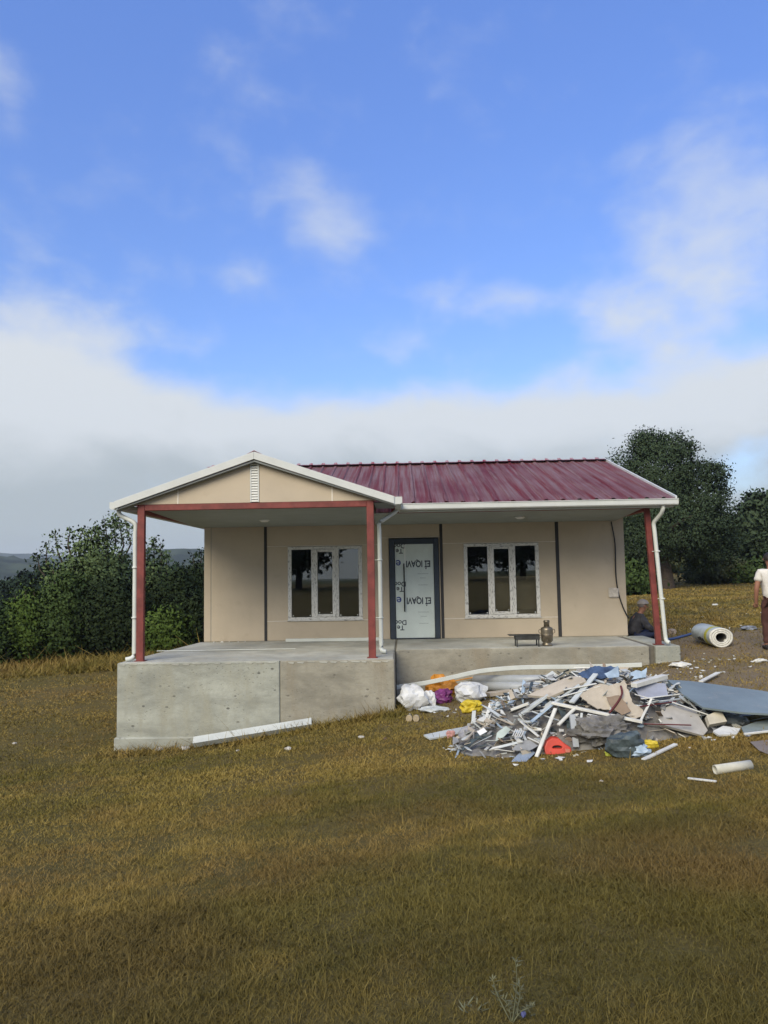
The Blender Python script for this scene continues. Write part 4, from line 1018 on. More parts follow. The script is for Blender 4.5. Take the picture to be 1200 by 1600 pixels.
sheet([(800, 1172), (812, 1158), (828, 1156), (842, 1166), (826, 1172)], GR, 'grey_scrap', 'crumpled grey scrap behind the pale blue offcut', 'scrap', (-.1, -.5, .85), .05, .006, 1.2)
sheet([(662, 1148), (700, 1140), (734, 1134), (743, 1142), (700, 1149), (672, 1154)], W2, 'pale_board', 'long pale grey board lying in the grass at the near end of the heap', 'board', (.0, -.12, 1), .03, .02, 0, None, None, False)
bag(733, 1160, 34, 24, M('grey_bag', (.27, .27, .28), .5, .3, 9), 'grey_bag', 'crumpled grey bag on the end of the long pale board', 'bag', 11, .8, .4)
bag(766, 1166, 52, 24, TE, 'dark_film', 'dark crumpled film at the low end of the heap', 'film', 12, .7, .45)
bag(756, 1146, 40, 18, GR, 'grey_cloth', 'grey cloth behind the lime lids', 'cloth', 13, .7, .4)
bag(790, 1150, 48, 30, M('grey_mix', (.15, .155, .15), .7, .5, 12), 'grey_sack', 'mottled grey sack near the cable loop', 'sack', 14, .8, .4)
bag(803, 1130, 40, 28, M('dark_foam', (.12, .12, .115), .9, .4, 9), 'foam_scrap', 'dark grey foam scrap behind the cable loop', 'foam', 15, .8, .35)
bag(764, 1153, 15, 12, YG_, 'lime_lid', 'lime green lid beside the white paper', 'lid', 16, .8, .1)
bag(748, 1161, 14, 10, YG_, 'lime_lid', 'dull lime lid at the edge of the grey bag', 'lid', 17, .8, .1)
sheet([(745, 1143), (756, 1137), (761, 1143), (750, 1149)], M('paper_white', (.68, .68, .66), .8, .05), 'white_paper', 'small folded white paper on the grey cloth', 'paper', (-.1, -.6, .8), .16, .004)
sheet([(776, 1145), (790, 1134), (799, 1140), (786, 1152), (774, 1158)], M('pale_green_film', (.36, .42, .38), .5, .2), 'pale_film', 'pale green film strip beside the mottled grey sack', 'film', (-.2, -.7, .7), .10, .004, .6)
for k in range(5):
    plank(801+k*3.2, 1150+k*.4, 806+k*3.2, 1139+k*.6, 1.8, W1, 'ribbed_offcut', 'thin cream sliver in the fan of slivers below the sloping strip', 'sliver', (.12, .12), .006, group='fan of cream slivers')
bag(705, 1153, 14, 12, M('pink_scrap', (.42, .22, .20), .8, .3), 'pink_scrap', 'small pink scrap on the long pale board', 'scrap', 18, .8, .3)
lp = smooth_path([hit(x, y, l) for x, y, l in ((780, 1141, .06), (778, 1133, .12), (784, 1126, .18), (791, 1127, .18), (796, 1132, .12))], 6)
tag(tube('cable_loop', lp, .010, W2, None, 6), 'white cable loop standing out of the mottled grey sack', 'cable')
sheet([(775, 1160), (800, 1156), (812, 1160), (790, 1166)], BE, 'pale_scrap', 'pale scrap lying flat under the dark film', 'scrap', (0, -.2, 1), .03, .004, .5, None, None, False)

# along the low slab
wt_pts = [onY(px, py, Y) for px, py, Y in ((620, 1074, -2.75), (660, 1068, -2.75), (700, 1060, -2.75), (750, 1049, -2.72), (800, 1044, -2.7), (850, 1042.5, -2.7), (900, 1042, -2.7), (950, 1041, -2.7), (1003, 1039, -2.7))]
bm = bmesh.new(); pth = smooth_path(wt_pts, 4)
secs = [[bm.verts.new(p+Vector((0, dy, dz))) for dy, dz in ((0, -.032), (0, .032), (.012, .038), (.05, .022), (.05, -.022), (.012, -.038))] for p in pth]
for a, b in zip(secs, secs[1:]):
    for k in range(6): bm.faces.new([a[k], a[(k+1) % 6], b[(k+1) % 6], b[k]])
bm.faces.new(secs[0]); bm.faces.new(secs[-1][::-1]); bmesh.ops.recalc_face_normals(bm, faces=list(bm.faces))
tag(link('long_white_trim', from_bm(bm, 'long_white_trim'), PVC), 'long white trim arching along the low slab behind the rubbish', 'trim')
NP = False
plank(618, 1068, 700, 1062, 10, M('blue_white_board', (.36, .41, .45), .5, .12), 'blue_white_board', 'pale blue board lying beneath the start of the long white trim', 'board', (.22, .22), .02, pile=NP)
plank(617, 1057, 656, 1054, 6, M('navy_board', (.05, .065, .10), .5, .2), 'dark_board', 'dark blue board propped at the corner of the high platform', 'board', (.30, .30), .02, pile=NP)
bag(645, 1111, 46, 42, WB, 'white_sack', 'tall white crumpled sack at the corner of the high platform', 'sack', 21, .8, .22, pinch=False)
bag(672, 1106, 20, 28, WB, 'white_bag', 'small white bag between white sack and purple bag', 'bag', 22, .8, .3)
bag(694, 1089, 50, 34, OR, 'orange_bag', 'orange plastic bag behind the purple bag', 'bag', 23, .7, .4)
plank(700, 1066, 742, 1058, 5, OR, 'orange_strip', 'orange strip lying over the orange bag under the white trim', 'strip', (.22, .22), .01, pile=NP)
bag(692, 1099, 32, 22, PU, 'purple_bag', 'purple and pink plastic bag among the white sacks', 'bag', 24, .7, .4)
bag(735, 1098, 56, 34, WB, 'white_sack', 'round white sack above the yellow bag', 'sack', 25, .7, .25)
bag(736, 1114, 36, 20, YE_, 'yellow_bag', 'bright yellow plastic bag in front of the round white sack', 'bag', 26, .7, .35)
bag(680, 1113, 44, 9, W2, 'white_rag', 'flat whitish rag in front of the purple bag', 'rag', 27, .6, .4)
def pipe(x0, y0, x1, y1, rpx, mat, label, lift, cat='pipe', name='pipe', hollow=True):
    a = hit(x0, y0, lift); b = hit(x1, y1, lift); k = rpx/F*depth_of(a)
    o = bmesh.new(); ring = tube_bm(o, [a, b], k, 18, False); ri = tube_bm(o, [a, b], k*.86, 18, False)
    for e in (0, 1):
        for i in range(18): o.faces.new([ring[e][i], ring[e][(i+1) % 18], ri[e][(i+1) % 18], ri[e][i]])
    bmesh.ops.recalc_face_normals(o, faces=list(o.faces))
    return tag(link(name, from_bm(o, name), mat), label, cat)
pipe(742, 1062, 862, 1062, 7, GY, 'grey plastic pipe lying along the low slab, the rear of two', .20)
pipe(743, 1072, 846, 1074, 7.5, GY, 'grey plastic pipe in front of the other grey pipe', .10)
plank(762, 1085, 824, 1077, 13, BE, 'beige_board', 'beige board lying below the grey pipes', 'board', (.06, .06), .06, pile=NP)
def brick_at(px, py, wpx, hpx, mat, name, label, cat):
    c = hit(px, py); k = depth_of(c)/F; o = box(name, (c.x-wpx*k/2, c.y, c.z-.02), (c.x+wpx*k/2, c.y+.12, c.z+hpx*k), mat, None, .006); return tag(o, label, cat)
TERRA = M('terracotta', (.30, .15, .08), .9, .2, 6, .2, 60)
brick_at(795, 1066, 34, 20, TERRA, 'brick', 'dull terracotta brick under the arch of the long white trim', 'brick')
brick_at(813, 1064, 17, 19, M('terracotta_bright', (.38, .20, .10), .9, .1), 'brick', 'brighter orange brick beside the grey concrete block', 'brick')
brick_at(838, 1064, 30, 16, CONC, 'concrete_block', 'grey concrete block standing against the low slab', 'block')
for (x, y, lb) in ((639, 1128, 'beige cut disc standing in the grass nearest the high platform'), (650, 1128, 'beige cut disc beside the other disc, nearer the purple bag')):
    c = hit(x, y); k = depth_of(c)/F
    bm = bmesh.new(); tube_bm(bm, [c+Vector((0, 0, 5*k)), c+Vector((.01, .05, 5*k+.006))], 5*k, 16)
    tag(link('cut_disc', from_bm(bm, 'cut_disc'), M('pale_wood', (.40, .33, .22), .9, .15, 20)), lb, 'disc')
# white channel leaning at the foot of the high platform
a = hit(302, 1160, .05); b = hit(487, 1129, .05); a.y = b.y = -3.86
a = Vector(onY(302, 1158, -3.86)); b = Vector(onY(487, 1128, -3.80))
d_ = (b-a).normalized(); n_ = Vector((0, -.62, .78)); n_ = (n_-d_*n_.dot(d_)).normalized(); u_ = n_.cross(d_)
if u_.z < 0: u_ = -u_
bm = bmesh.new(); prof = [(-.06, 0), (.07, 0), (.07, -.10), (.062, -.10), (.062, -.008), (-.052, -.008), (-.052, -.10), (-.06, -.10)]
ra = [bm.verts.new(a+u_*q+n_*(t+.02)) for q, t in prof]; rb = [bm.verts.new(b+u_*q+n_*(t+.02)) for q, t in prof]
for k in range(8): bm.faces.new([ra[k], ra[(k+1) % 8], rb[(k+1) % 8], rb[k]])
bm.faces.new(ra[::-1]); bm.faces.new(rb); bmesh.ops.recalc_face_normals(bm, faces=list(bm.faces))
tag(link('metal_channel', from_bm(bm, 'metal_channel'), M('white_channel', (.46, .49, .47), .5, .08, 3, dirt=(.45, .44, .4), dirt_amt=.3)), 'white metal channel leaning against the foot of the concrete wall', 'channel')
# pieces out in the grass
pipe(1117, 1203, 1173, 1195, 7.5, M('cream_tube', (.50, .49, .41), .7, .15, 6), 'short cream cardboard tube lying in the grass', .04, 'tube', 'cardboard_tube')
plank(1075, 1216, 1119, 1221, 5, W1, 'white_stick', 'thin white stick lying in the grass near the cream tube', 'stick', (.02, .02), .015, pile=NP)
plank(1095, 1065, 1122, 1051, 7, W1, 'splintered_board', 'splintered white board lying behind the blue-grey sheet', 'board', (.06, .06), .02, pile=NP)
bag(1066, 1043, 30, 8, W1, 'white_rag', 'white rag in the dry grass past the slab end', 'rag', 31, .6, .45)
bag(1096, 1060, 6, 5, W1, 'white_scrap', 'tiny white scrap beside the splintered board', 'scrap', 32)
bag(1190, 1035, 20, 6, W1, 'white_rag', 'flat white rag near the frame edge below the insulation roll', 'rag', 33, .6, .45)
bag(1118, 947, 9, 4, W1, 'white_scrap', 'white scrap out on the far meadow below the trees', 'scrap', 34)
bag(1172, 985, 22, 8, M('grey_blue_film', (.20, .22, .25), .4, .4), 'film_scrap', 'grey-blue film scrap lying between roll and standing man', 'film', 35, .6, .45)
bag(1050, 992, 16, 10, M('tan_bundle', (.25, .2, .15), .9, .3), 'small_bundle', 'small tan bundle beside the hose', 'bundle', 36)
STONE = M('pale_stone', (.42, .40, .35), .95, .15, 12, .2, 50); BSTONE = M('brown_clod', (.10, .065, .04), .95, .2)
for i, (x, y, r, lb) in enumerate([(194, 1178, .035, 'small pale stone at the corner of the footing'), (222, 1172, .05, 'squarish pale stone lying in front of the footing, the second from the corner'), (248, 1174, .075, 'largest pale stone in front of the footing'),
        (288, 1172, .09, 'flat pale stone beside the end of the white channel'), (564, 1154, .045, 'white chip in the grass beyond the white channel'), (371, 1174, .028, 'tiny white stone below the white channel'), (22, 1163, .04, 'white stone in the grass away from the platform'),
        (440, 1146, .05, 'pale stone under the white channel'), (602, 1156, .035, 'brown clod in the grass beside the white chip'), (940, 1222, .02, 'tiny white chip in the grass in front of the heap'), (1078, 1170, .02, 'tiny white chip beyond the white board'), (450, 1172, .05, 'grey stone half sunk in the grass below the white channel')]):
    c = hit(x, y); rock('stone', c+Vector((0, r*.5, r*.25)), r, BSTONE if 'clod' in lb else STONE, lb, 'clod' if 'clod' in lb else 'stone', None, 2, i+3, flat=.55 if 'flat' not in lb else .3)
def scatter_scraps():
    V = []; Fc = []
    for (x, y, sx_, sy_, n) in ((775, 1100, 25, 6, 22), (1080, 1050, 60, 14, 16), (1100, 1150, 60, 8, 14), (690, 1112, 40, 5, 14), (1120, 1030, 60, 8, 14), (880, 1185, 60, 8, 8), (1150, 975, 60, 14, 14)):
        for i in range(n):
            c = hit(x+random.gauss(0, sx_*.6), y+random.gauss(0, sy_*.6), .012); r = random.uniform(.012, .04); b = len(V); a0 = random.random()*6
            for k in range(4):
                V.append((c.x+r*math.cos(a0+k*1.57)*random.uniform(.6, 1.4), c.y+r*math.sin(a0+k*1.57)*random.uniform(.6, 1.4), c.z+random.uniform(0, .02)))
            V.append((c.x, c.y, c.z-.02))
            Fc += [(b, b+1, b+2), (b, b+2, b+3), (b, b+4, b+1), (b+1, b+4, b+2), (b+2, b+4, b+3), (b+3, b+4, b)]
    me = bpy.data.meshes.new('litter'); me.from_pydata(V, [], Fc); me.update()
    tag(link('litter', me, W1), 'tiny white plaster scraps strewn around the heap', 'litter', kind='stuff')
scatter_scraps()

# ------------------------------------------------------------------ vegetation
def leaf_mat(name, a, b, c, fine=.6):
    mt = bpy.data.materials.new(name); mt.use_nodes = True
    t = NT(mt.node_tree); bs = mt.node_tree.nodes['Principled BSDF']
    at = t.n('ShaderNodeAttribute', attribute_name='tint')
    v = t.n('ShaderNodeTexCoord').outputs['Object']
    n1 = t.noise(v, fine, 4, .6)
    col = t.mix(at.outputs['Fac'], c4(a), c4(b)); col = t.mix(t.ramp(n1, .45, .75, 0, .7), col, c4(c))
    t.l(col, bs.inputs['Base Color']); bs.inputs['Roughness'].default_value = .85; bs.inputs['Specular IOR Level'].default_value = .08
    bs.inputs['Subsurface Weight'].default_value = 0
    return mt
OAK = leaf_mat('oak_leaves', (.027, .047, .026), (.060, .085, .046), (.047, .070, .038))
BUSH = leaf_mat('bush_leaves', (.028, .050, .016), (.066, .100, .032), (.055, .085, .024))
LIME = leaf_mat('lime_leaves', (.045, .080, .016), (.085, .125, .030), (.07, .11, .022))
POP = leaf_mat('poplar_leaves', (.058, .090, .036), (.120, .165, .072), (.10, .14, .058))
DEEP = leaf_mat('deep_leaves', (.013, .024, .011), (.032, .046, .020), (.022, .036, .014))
FARL = leaf_mat('far_leaves', (.012, .024, .016), (.026, .042, .026), (.02, .034, .02))
PALE = leaf_mat('pale_scrub', (.05, .065, .028), (.10, .11, .05), (.09, .095, .045))
BARK = M('dark_bark', (.055, .042, .032), .95, .3, 8, .4, 30)
def leaves_mesh(name, C, size, seed=0, elong=1.5, out=None):
    r = np.random.default_rng(seed); n = len(C)
    a = r.normal(size=(n, 3)); a /= np.linalg.norm(a, axis=1)[:, None]
    b = np.cross(a, r.normal(size=(n, 3))); b /= np.linalg.norm(b, axis=1)[:, None]
    s = size*r.uniform(.6, 1.3, n)[:, None]
    if out is not None:
        nn = np.cross(a, b); flip = np.sum(nn*out, 1) < 0; b[flip] *= -1
    V = np.empty((n, 4, 3)); c2 = np.cross(a, b)
    V[:, 0] = C-a*s*elong/2; V[:, 1] = C-b*s*.42+c2*s*.12; V[:, 2] = C+a*s*elong/2; V[:, 3] = C+b*s*.42+c2*s*.12
    me = bpy.data.meshes.new(name); me.vertices.add(n*4); me.vertices.foreach_set('co', V.reshape(-1))
    idx = np.arange(n)*4
    tri = np.stack([idx, idx+1, idx+2, idx, idx+2, idx+3], 1).reshape(-1)
    me.loops.add(n*6); me.loops.foreach_set('vertex_index', tri.astype(np.int32))
    me.polygons.add(n*2); me.polygons.foreach_set('loop_start', np.arange(n*2, dtype=np.int32)*3)
    me.update(calc_edges=True)
    at = me.attributes.new('tint', 'FLOAT', 'POINT'); at.data.foreach_set('value', np.repeat(r.uniform(0, 1, n), 4).astype(np.float32))
    if out is not None:
        me.polygons.foreach_set('use_smooth', np.ones(n*2, dtype=bool))
        nn = np.cross(a, b)*.45+out*.75; nn /= np.linalg.norm(nn, axis=1)[:, None]
        me.normals_split_custom_set_from_vertices(np.repeat(nn, 4, 0).tolist())
    return me
def tree(name, label, cat, base, blobs, nclump, per, size, lm, trunk=(.12, 1.0), group=None, seed=1, spread=.3, lean=(0, 0), sprays=()):
    """blobs: (x, y, z, rx, ry, rz) relative to base; sprays: (x, y, z, height) thin leading shoots"""
    r = np.random.default_rng(seed); base = Vector(base)
    rt = empty(name, base, label, cat, group)
    vol = np.array([b[3]*b[4]*b[5] for b in blobs])**.67; vol /= vol.sum()
    CC = []
    for i in range(nclump):
        b = blobs[r.choice(len(blobs), p=vol)]
        d = r.normal(size=3); d /= np.linalg.norm(d); q = r.uniform(.25, 1.0)**.45*r.choice([1, 1, 1, 1.05])
        CC.append((b[0]+d[0]*b[3]*q, b[1]+d[1]*b[4]*q, b[2]+d[2]*b[5]*q))
    CC = np.array(CC); CC[:, 2] = np.maximum(CC[:, 2], .12)
    sp = spread*r.uniform(.5, 1.3, nclump)
    P = CC[:, None, :] + r.normal(size=(nclump, per, 3))*sp[:, None, None]*np.array([1, 1, .7])[None, None, :]*.6
    P = P.reshape(-1, 3)
    bm = bmesh.new(); tops = []
    for (sx_, sy_, sz_, h) in sprays:
        k = int(h*130); t = r.uniform(0, 1, k)
        ax_ = np.array([r.normal(0, .12), r.normal(0, .12), 1.0])
        Q = np.array([sx_, sy_, sz_])[None]+ax_[None]*(t*h)[:, None] + r.normal(size=(k, 3))*(.26*(1-t*.75))[:, None]
        P = np.vstack([P, Q]); tops.append((Vector((sx_, sy_, sz_)), Vector(np.array([sx_, sy_, sz_])+ax_*h)))
    P[:, 2] = np.maximum(P[:, 2], .05)
    # outward direction: away from the clump and from the crown's middle
    mid = np.array([[b_[0], b_[1], b_[2]-.3*b_[5]] for b_ in blobs]); rad_ = np.array([b_[3:6] for b_ in blobs])
    near_ = np.argmin(np.sum(((P[:, None, :]-mid[None])/rad_[None])**2, 2), 1)
    out = (P-mid[near_])/rad_[near_]; out /= np.maximum(np.linalg.norm(out, axis=1), 1e-6)[:, None]
    P = P + np.array(base)[None]
    link('crown', leaves_mesh('crown', P, size, seed, 1.5, out), lm, rt)
    top = Vector((lean[0], lean[1], trunk[1]))
    tube_bm(bm, smooth_path([base+Vector((0, 0, -.2)), base+top*.5+Vector((.03, 0, 0)), base+top], 4), [trunk[0]*x for x in np.linspace(1.25, .7, 9)], 8)
    for i in r.choice(nclump, min(14, nclump), replace=False):
        e = Vector(CC[i]); m_ = top.lerp(e, .5)+Vector((0, 0, .15)); s0 = top*r.uniform(.55, 1.0)
        tube_bm(bm, smooth_path([base+s0, base+m_, base+e], 3), [trunk[0]*x for x in np.linspace(.5, .08, 7)], 6)
    for a_, b_ in tops:
        tube_bm(bm, [base+top*.9, base+a_, base+b_], [trunk[0]*.4, .03, .008], 5)
    link('trunk', from_bm(bm, 'trunk'), BARK, rt)
    return rt
def at_d(px, d):
    q = ray(px, 950); p = CAM+q*d; return Vector((p[0], p[1], gzf(p[0], p[1])))
def topz(py, px, d):
    return CAM[2]+(ray(px, py)*d)[2]
# the big oak beyond the house, by pixel-measured size
D = 38.0; ob = at_d(1042, D); kk = D/F
def OB(px, py, rpx, rpy, dy=0.0, ry=None):
    p = CAM+ray(px, py)*D; return (p[0]-ob.x, dy, p[2]-ob.z, rpx*kk, (ry or rpx*kk*.9), rpy*kk)
tree('oak_tree', 'large dense dark green tree with thick trunk beyond the house corner', 'tree', ob,
     [OB(1035, 745, 62, 62), OB(1085, 775, 55, 60), OB(995, 790, 50, 65), OB(1050, 820, 95, 55), OB(975, 735, 28, 35), OB(1105, 840, 50, 50), OB(1000, 850, 55, 45), OB(1060, 700, 30, 25), OB(1020, 690, 25, 20), OB(1125, 745, 17, 28)],
     1700, 62, .085, OAK, (.42, 2.4), None, 3, .48, (-.3, 0))
def hedge(label, px, d, wpx, top, lm, seed, n=260, per=34, size=.13, name='tree', cat='tree', sprays=(), group=None, low=.15, tr=(.10, .9)):
    b = at_d(px, d); k = d/F; h = topz(top, px, d)-b.z; rw = wpx*k/2
    r = np.random.default_rng(seed)
    bl = [(0, 0, h*.50, rw*.85, rw*.8, h*.45), (rw*.35, -.2, h*.38, rw*.6, rw*.6, h*.34), (-rw*.4, .1, h*.36, rw*.6, rw*.6, h*.34), (r.uniform(-.2, .2)*rw, 0, h*.75, rw*.5, rw*.5, h*.27)]
    sprs = [((sx_-px)*k, 0, topz(sy0, sx_, d)-b.z, (sy0-sy1)*k) for sx_, sy0, sy1 in sprays]
    return tree(name, label, cat, b, bl, n, per, size, lm, tr, group, seed, .42, sprays=sprs)
G1 = 'trees behind the meadow on the house side'
hedge('dark tree behind the standing man at the frame edge', 1190, 44, 100, 770, OAK, 21, 420, 30, .2, group=G1)
hedge('low dark tree joining the big tree to the frame edge', 1140, 46, 110, 800, OAK, 22, 380, 30, .2, group=G1)
hedge('tree with thin pale crown top beyond the frame edge', 1235, 50, 110, 755, POP, 23, 380, 28, .2, group=G1)
hedge('pale scrub bush in front of the dark trees', 1125, 42, 110, 872, PALE, 24, 200, 26, .16, 'bush', 'bush')
hedge('green scrub bush behind the standing man', 1180, 41, 90, 880, BUSH, 25, 160, 26, .16, 'bush', 'bush')
hedge('pale scrub row on the field behind the big tree trunk', 1070, 56, 230, 866, PALE, 28, 420, 26, .2, 'bush', 'bush')
hedge('dark bush seen between house corner and red post', 985, 33, 70, 880, BUSH, 26, 260, 26, .13, 'bush', 'bush')
hedge('olive bush behind the seated man', 1010, 40, 60, 895, PALE, 27, 120, 24, .14, 'bush', 'bush')
# the thicket left of the house
G2 = 'bushes in the thicket left of the house'
hedge('tall bushy tree with long thin leading shoots, highest of the thicket', 142, 25, 150, 836, POP, 31, 420, 46, .085, 'tree', 'tree', [(70, 880, 850), (88, 862, 832), (104, 850, 826), (120, 850, 825), (140, 850, 826), (152, 850, 823), (168, 852, 810), (180, 852, 806), (193, 852, 803), (204, 850, 810), (60, 890, 868)], G2)
hedge('leafy tree just beyond the front corner post, with a forked top', 238, 26, 80, 872, POP, 32, 260, 44, .085, 'tree', 'tree', [(230, 884, 854), (240, 880, 841), (252, 882, 848), (262, 890, 868)], G2)
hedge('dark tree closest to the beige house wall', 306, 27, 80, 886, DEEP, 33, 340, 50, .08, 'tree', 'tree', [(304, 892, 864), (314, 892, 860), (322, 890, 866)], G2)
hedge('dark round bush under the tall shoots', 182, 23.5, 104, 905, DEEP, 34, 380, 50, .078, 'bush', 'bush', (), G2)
hedge('yellow-green bush, brightest in the thicket', 44, 23.5, 76, 928, LIME, 35, 260, 50, .078, 'bush', 'bush', [(22, 940, 930), (40, 935, 922), (55, 935, 925)], G2)
hedge('mid green bush at the frame edge', -14, 23, 60, 948, BUSH, 36, 220, 50, .078, 'bush', 'bush', (), G2)
hedge('mid green bush between the yellow-green bush and the tall shoots', 102, 23.5, 70, 900, BUSH, 37, 300, 50, .078, 'bush', 'bush', [(84, 905, 888)], G2)
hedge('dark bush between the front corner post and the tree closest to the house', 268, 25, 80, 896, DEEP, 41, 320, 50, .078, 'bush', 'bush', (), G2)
hedge('low yellowish bush seen just beyond the porch edge', 258, 23, 64, 962, LIME, 38, 160, 44, .078, 'bush', 'bush', (), G2)
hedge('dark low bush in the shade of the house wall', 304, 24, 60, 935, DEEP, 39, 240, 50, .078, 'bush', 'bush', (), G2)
G3 = 'dark far trees beyond the thicket'
for i, (px, top, wd, lb) in enumerate([(4, 908, 60, 'dark far tree at the frame edge beyond the thicket'), (36, 897, 56, 'dark far tree beyond the yellow-green bush'), (68, 882, 50, 'tallest dark far tree, beside the long shoots'), (-40, 902, 70, 'dark far tree just past the frame edge'), (275, 886, 60, 'dark far tree seen between porch post and house wall')]):
    hedge(lb, px, 58, wd, top, FARL, 50+i, 220, 26, .26, group=G3, tr=(.2, 2))
# trees behind the camera, mirrored in the panes
G4 = 'trees mirrored in the window'
for i, (x, y, h, lb) in enumerate([(-4.2, -44, 9.5, 'tall tree behind the viewpoint, mirrored in the window by the post'), (-9, -50, 8, 'spreading tree behind the viewpoint, mirrored in the window edge pane'), (14, -46, 9, 'dark tree behind the viewpoint facing the window by the brazier'), (19, -44, 10, 'broad dark tree behind the viewpoint facing the porch end'), (9.5, -52, 8.5, 'dark tree behind the viewpoint facing the door')]):
    b = Vector((x, y, gzf(x, y)))
    tree('tree', lb, 'tree', b, [(0, 0, h*.55, 3.0, 2.6, h*.42), (1.2, 0, h*.45, 2.2, 2, h*.3), (-1.3, 0, h*.4, 2.2, 2, h*.3)], 240, 22, .34, OAK, (.25, 2.5), G4, 70+i, .8)

# ------------------------------------------------------------------ grass
def grass_mat():
    mt = bpy.data.materials.new('dry_grass'); mt.use_nodes = True
    t = NT(mt.node_tree); bs = mt.node_tree.nodes['Principled BSDF']
    at = t.n('ShaderNodeAttribute', attribute_name='tint').outputs['Fac']
    v = t.n('ShaderNodeTexCoord').outputs['Object']
    n1 = t.noise(t.map(v, (.5, 1, 1)), .38, 6, .6, .4); n2 = t.noise(v, 2.6, 6, .65)
    green = t.mix(at, c4((.088, .079, .014)), c4((.158, .132, .028)))
    straw = t.mix(at, c4((.198, .138, .032)), c4((.345, .255, .072)))
    k = t.math('ADD', t.math('MULTIPLY', n1, .65), t.math('MULTIPLY', n2, .35))
    c = t.mix(t.ramp(k, .37, .57), green, straw)
    def field(px, py, rx, ry):
        g = hit(px, py); sv = t.n('ShaderNodeVectorMath', operation='SUBTRACT'); t.l(v, sv.inputs[0]); sv.inputs[1].default_value = (g.x, g.y, 0)
        ln = t.n('ShaderNodeVectorMath', operation='LENGTH'); t.l(t.map(sv.outputs[0], (1/rx, 1/ry, 0)), ln.inputs[0])
        return t.ramp(t.math('ADD', ln.outputs['Value'], t.math('MULTIPLY', t.math('SUBTRACT', n2, .5), 1.6)), 1.2, .5)
    # greener and darker turf in some patches, straw-coloured turf in others
    c = t.mix(t.math('MULTIPLY', t.math('MAXIMUM', field(560, 1400, 1.6, 1.2), t.math('MAXIMUM', field(1000, 1420, 1.5, 1.4), field(760, 1250, 2.2, .8))), .75), c, t.mix(at, c4((.056, .055, .012)), c4((.118, .104, .026))))
    c = t.mix(t.math('MULTIPLY', t.math('MAXIMUM', field(190, 1290, 1.6, .9), field(420, 1215, 2.2, .8)), .6), c, t.mix(at, c4((.20, .145, .030)), c4((.36, .275, .072))))
    c = t.mix(t.math('MULTIPLY', t.math('MAXIMUM', field(620, 1560, 2.6, .95), field(1050, 1330, 1.3, 1.0)), .72), c, t.mix(at, c4((.056, .050, .013)), c4((.118, .098, .028))))
    c = t.mix(t.math('MULTIPLY', field(120, 1500, 1.0, .8), .7), c, t.mix(at, c4((.078, .054, .016)), c4((.15, .11, .036))))
    rust = t.ramp(t.noise(t.map(v, (1, 1, 1), (31, 7, 0)), .4, 5, .6), .45, .66, 0, .50)
    c = t.mix(rust, c, t.mix(at, c4((.135, .078, .026)), c4((.24, .150, .056))))
    t.l(c, bs.inputs['Base Color']); bs.inputs['Roughness'].default_value = .7; bs.inputs['Specular IOR Level'].default_value = .15
    return mt
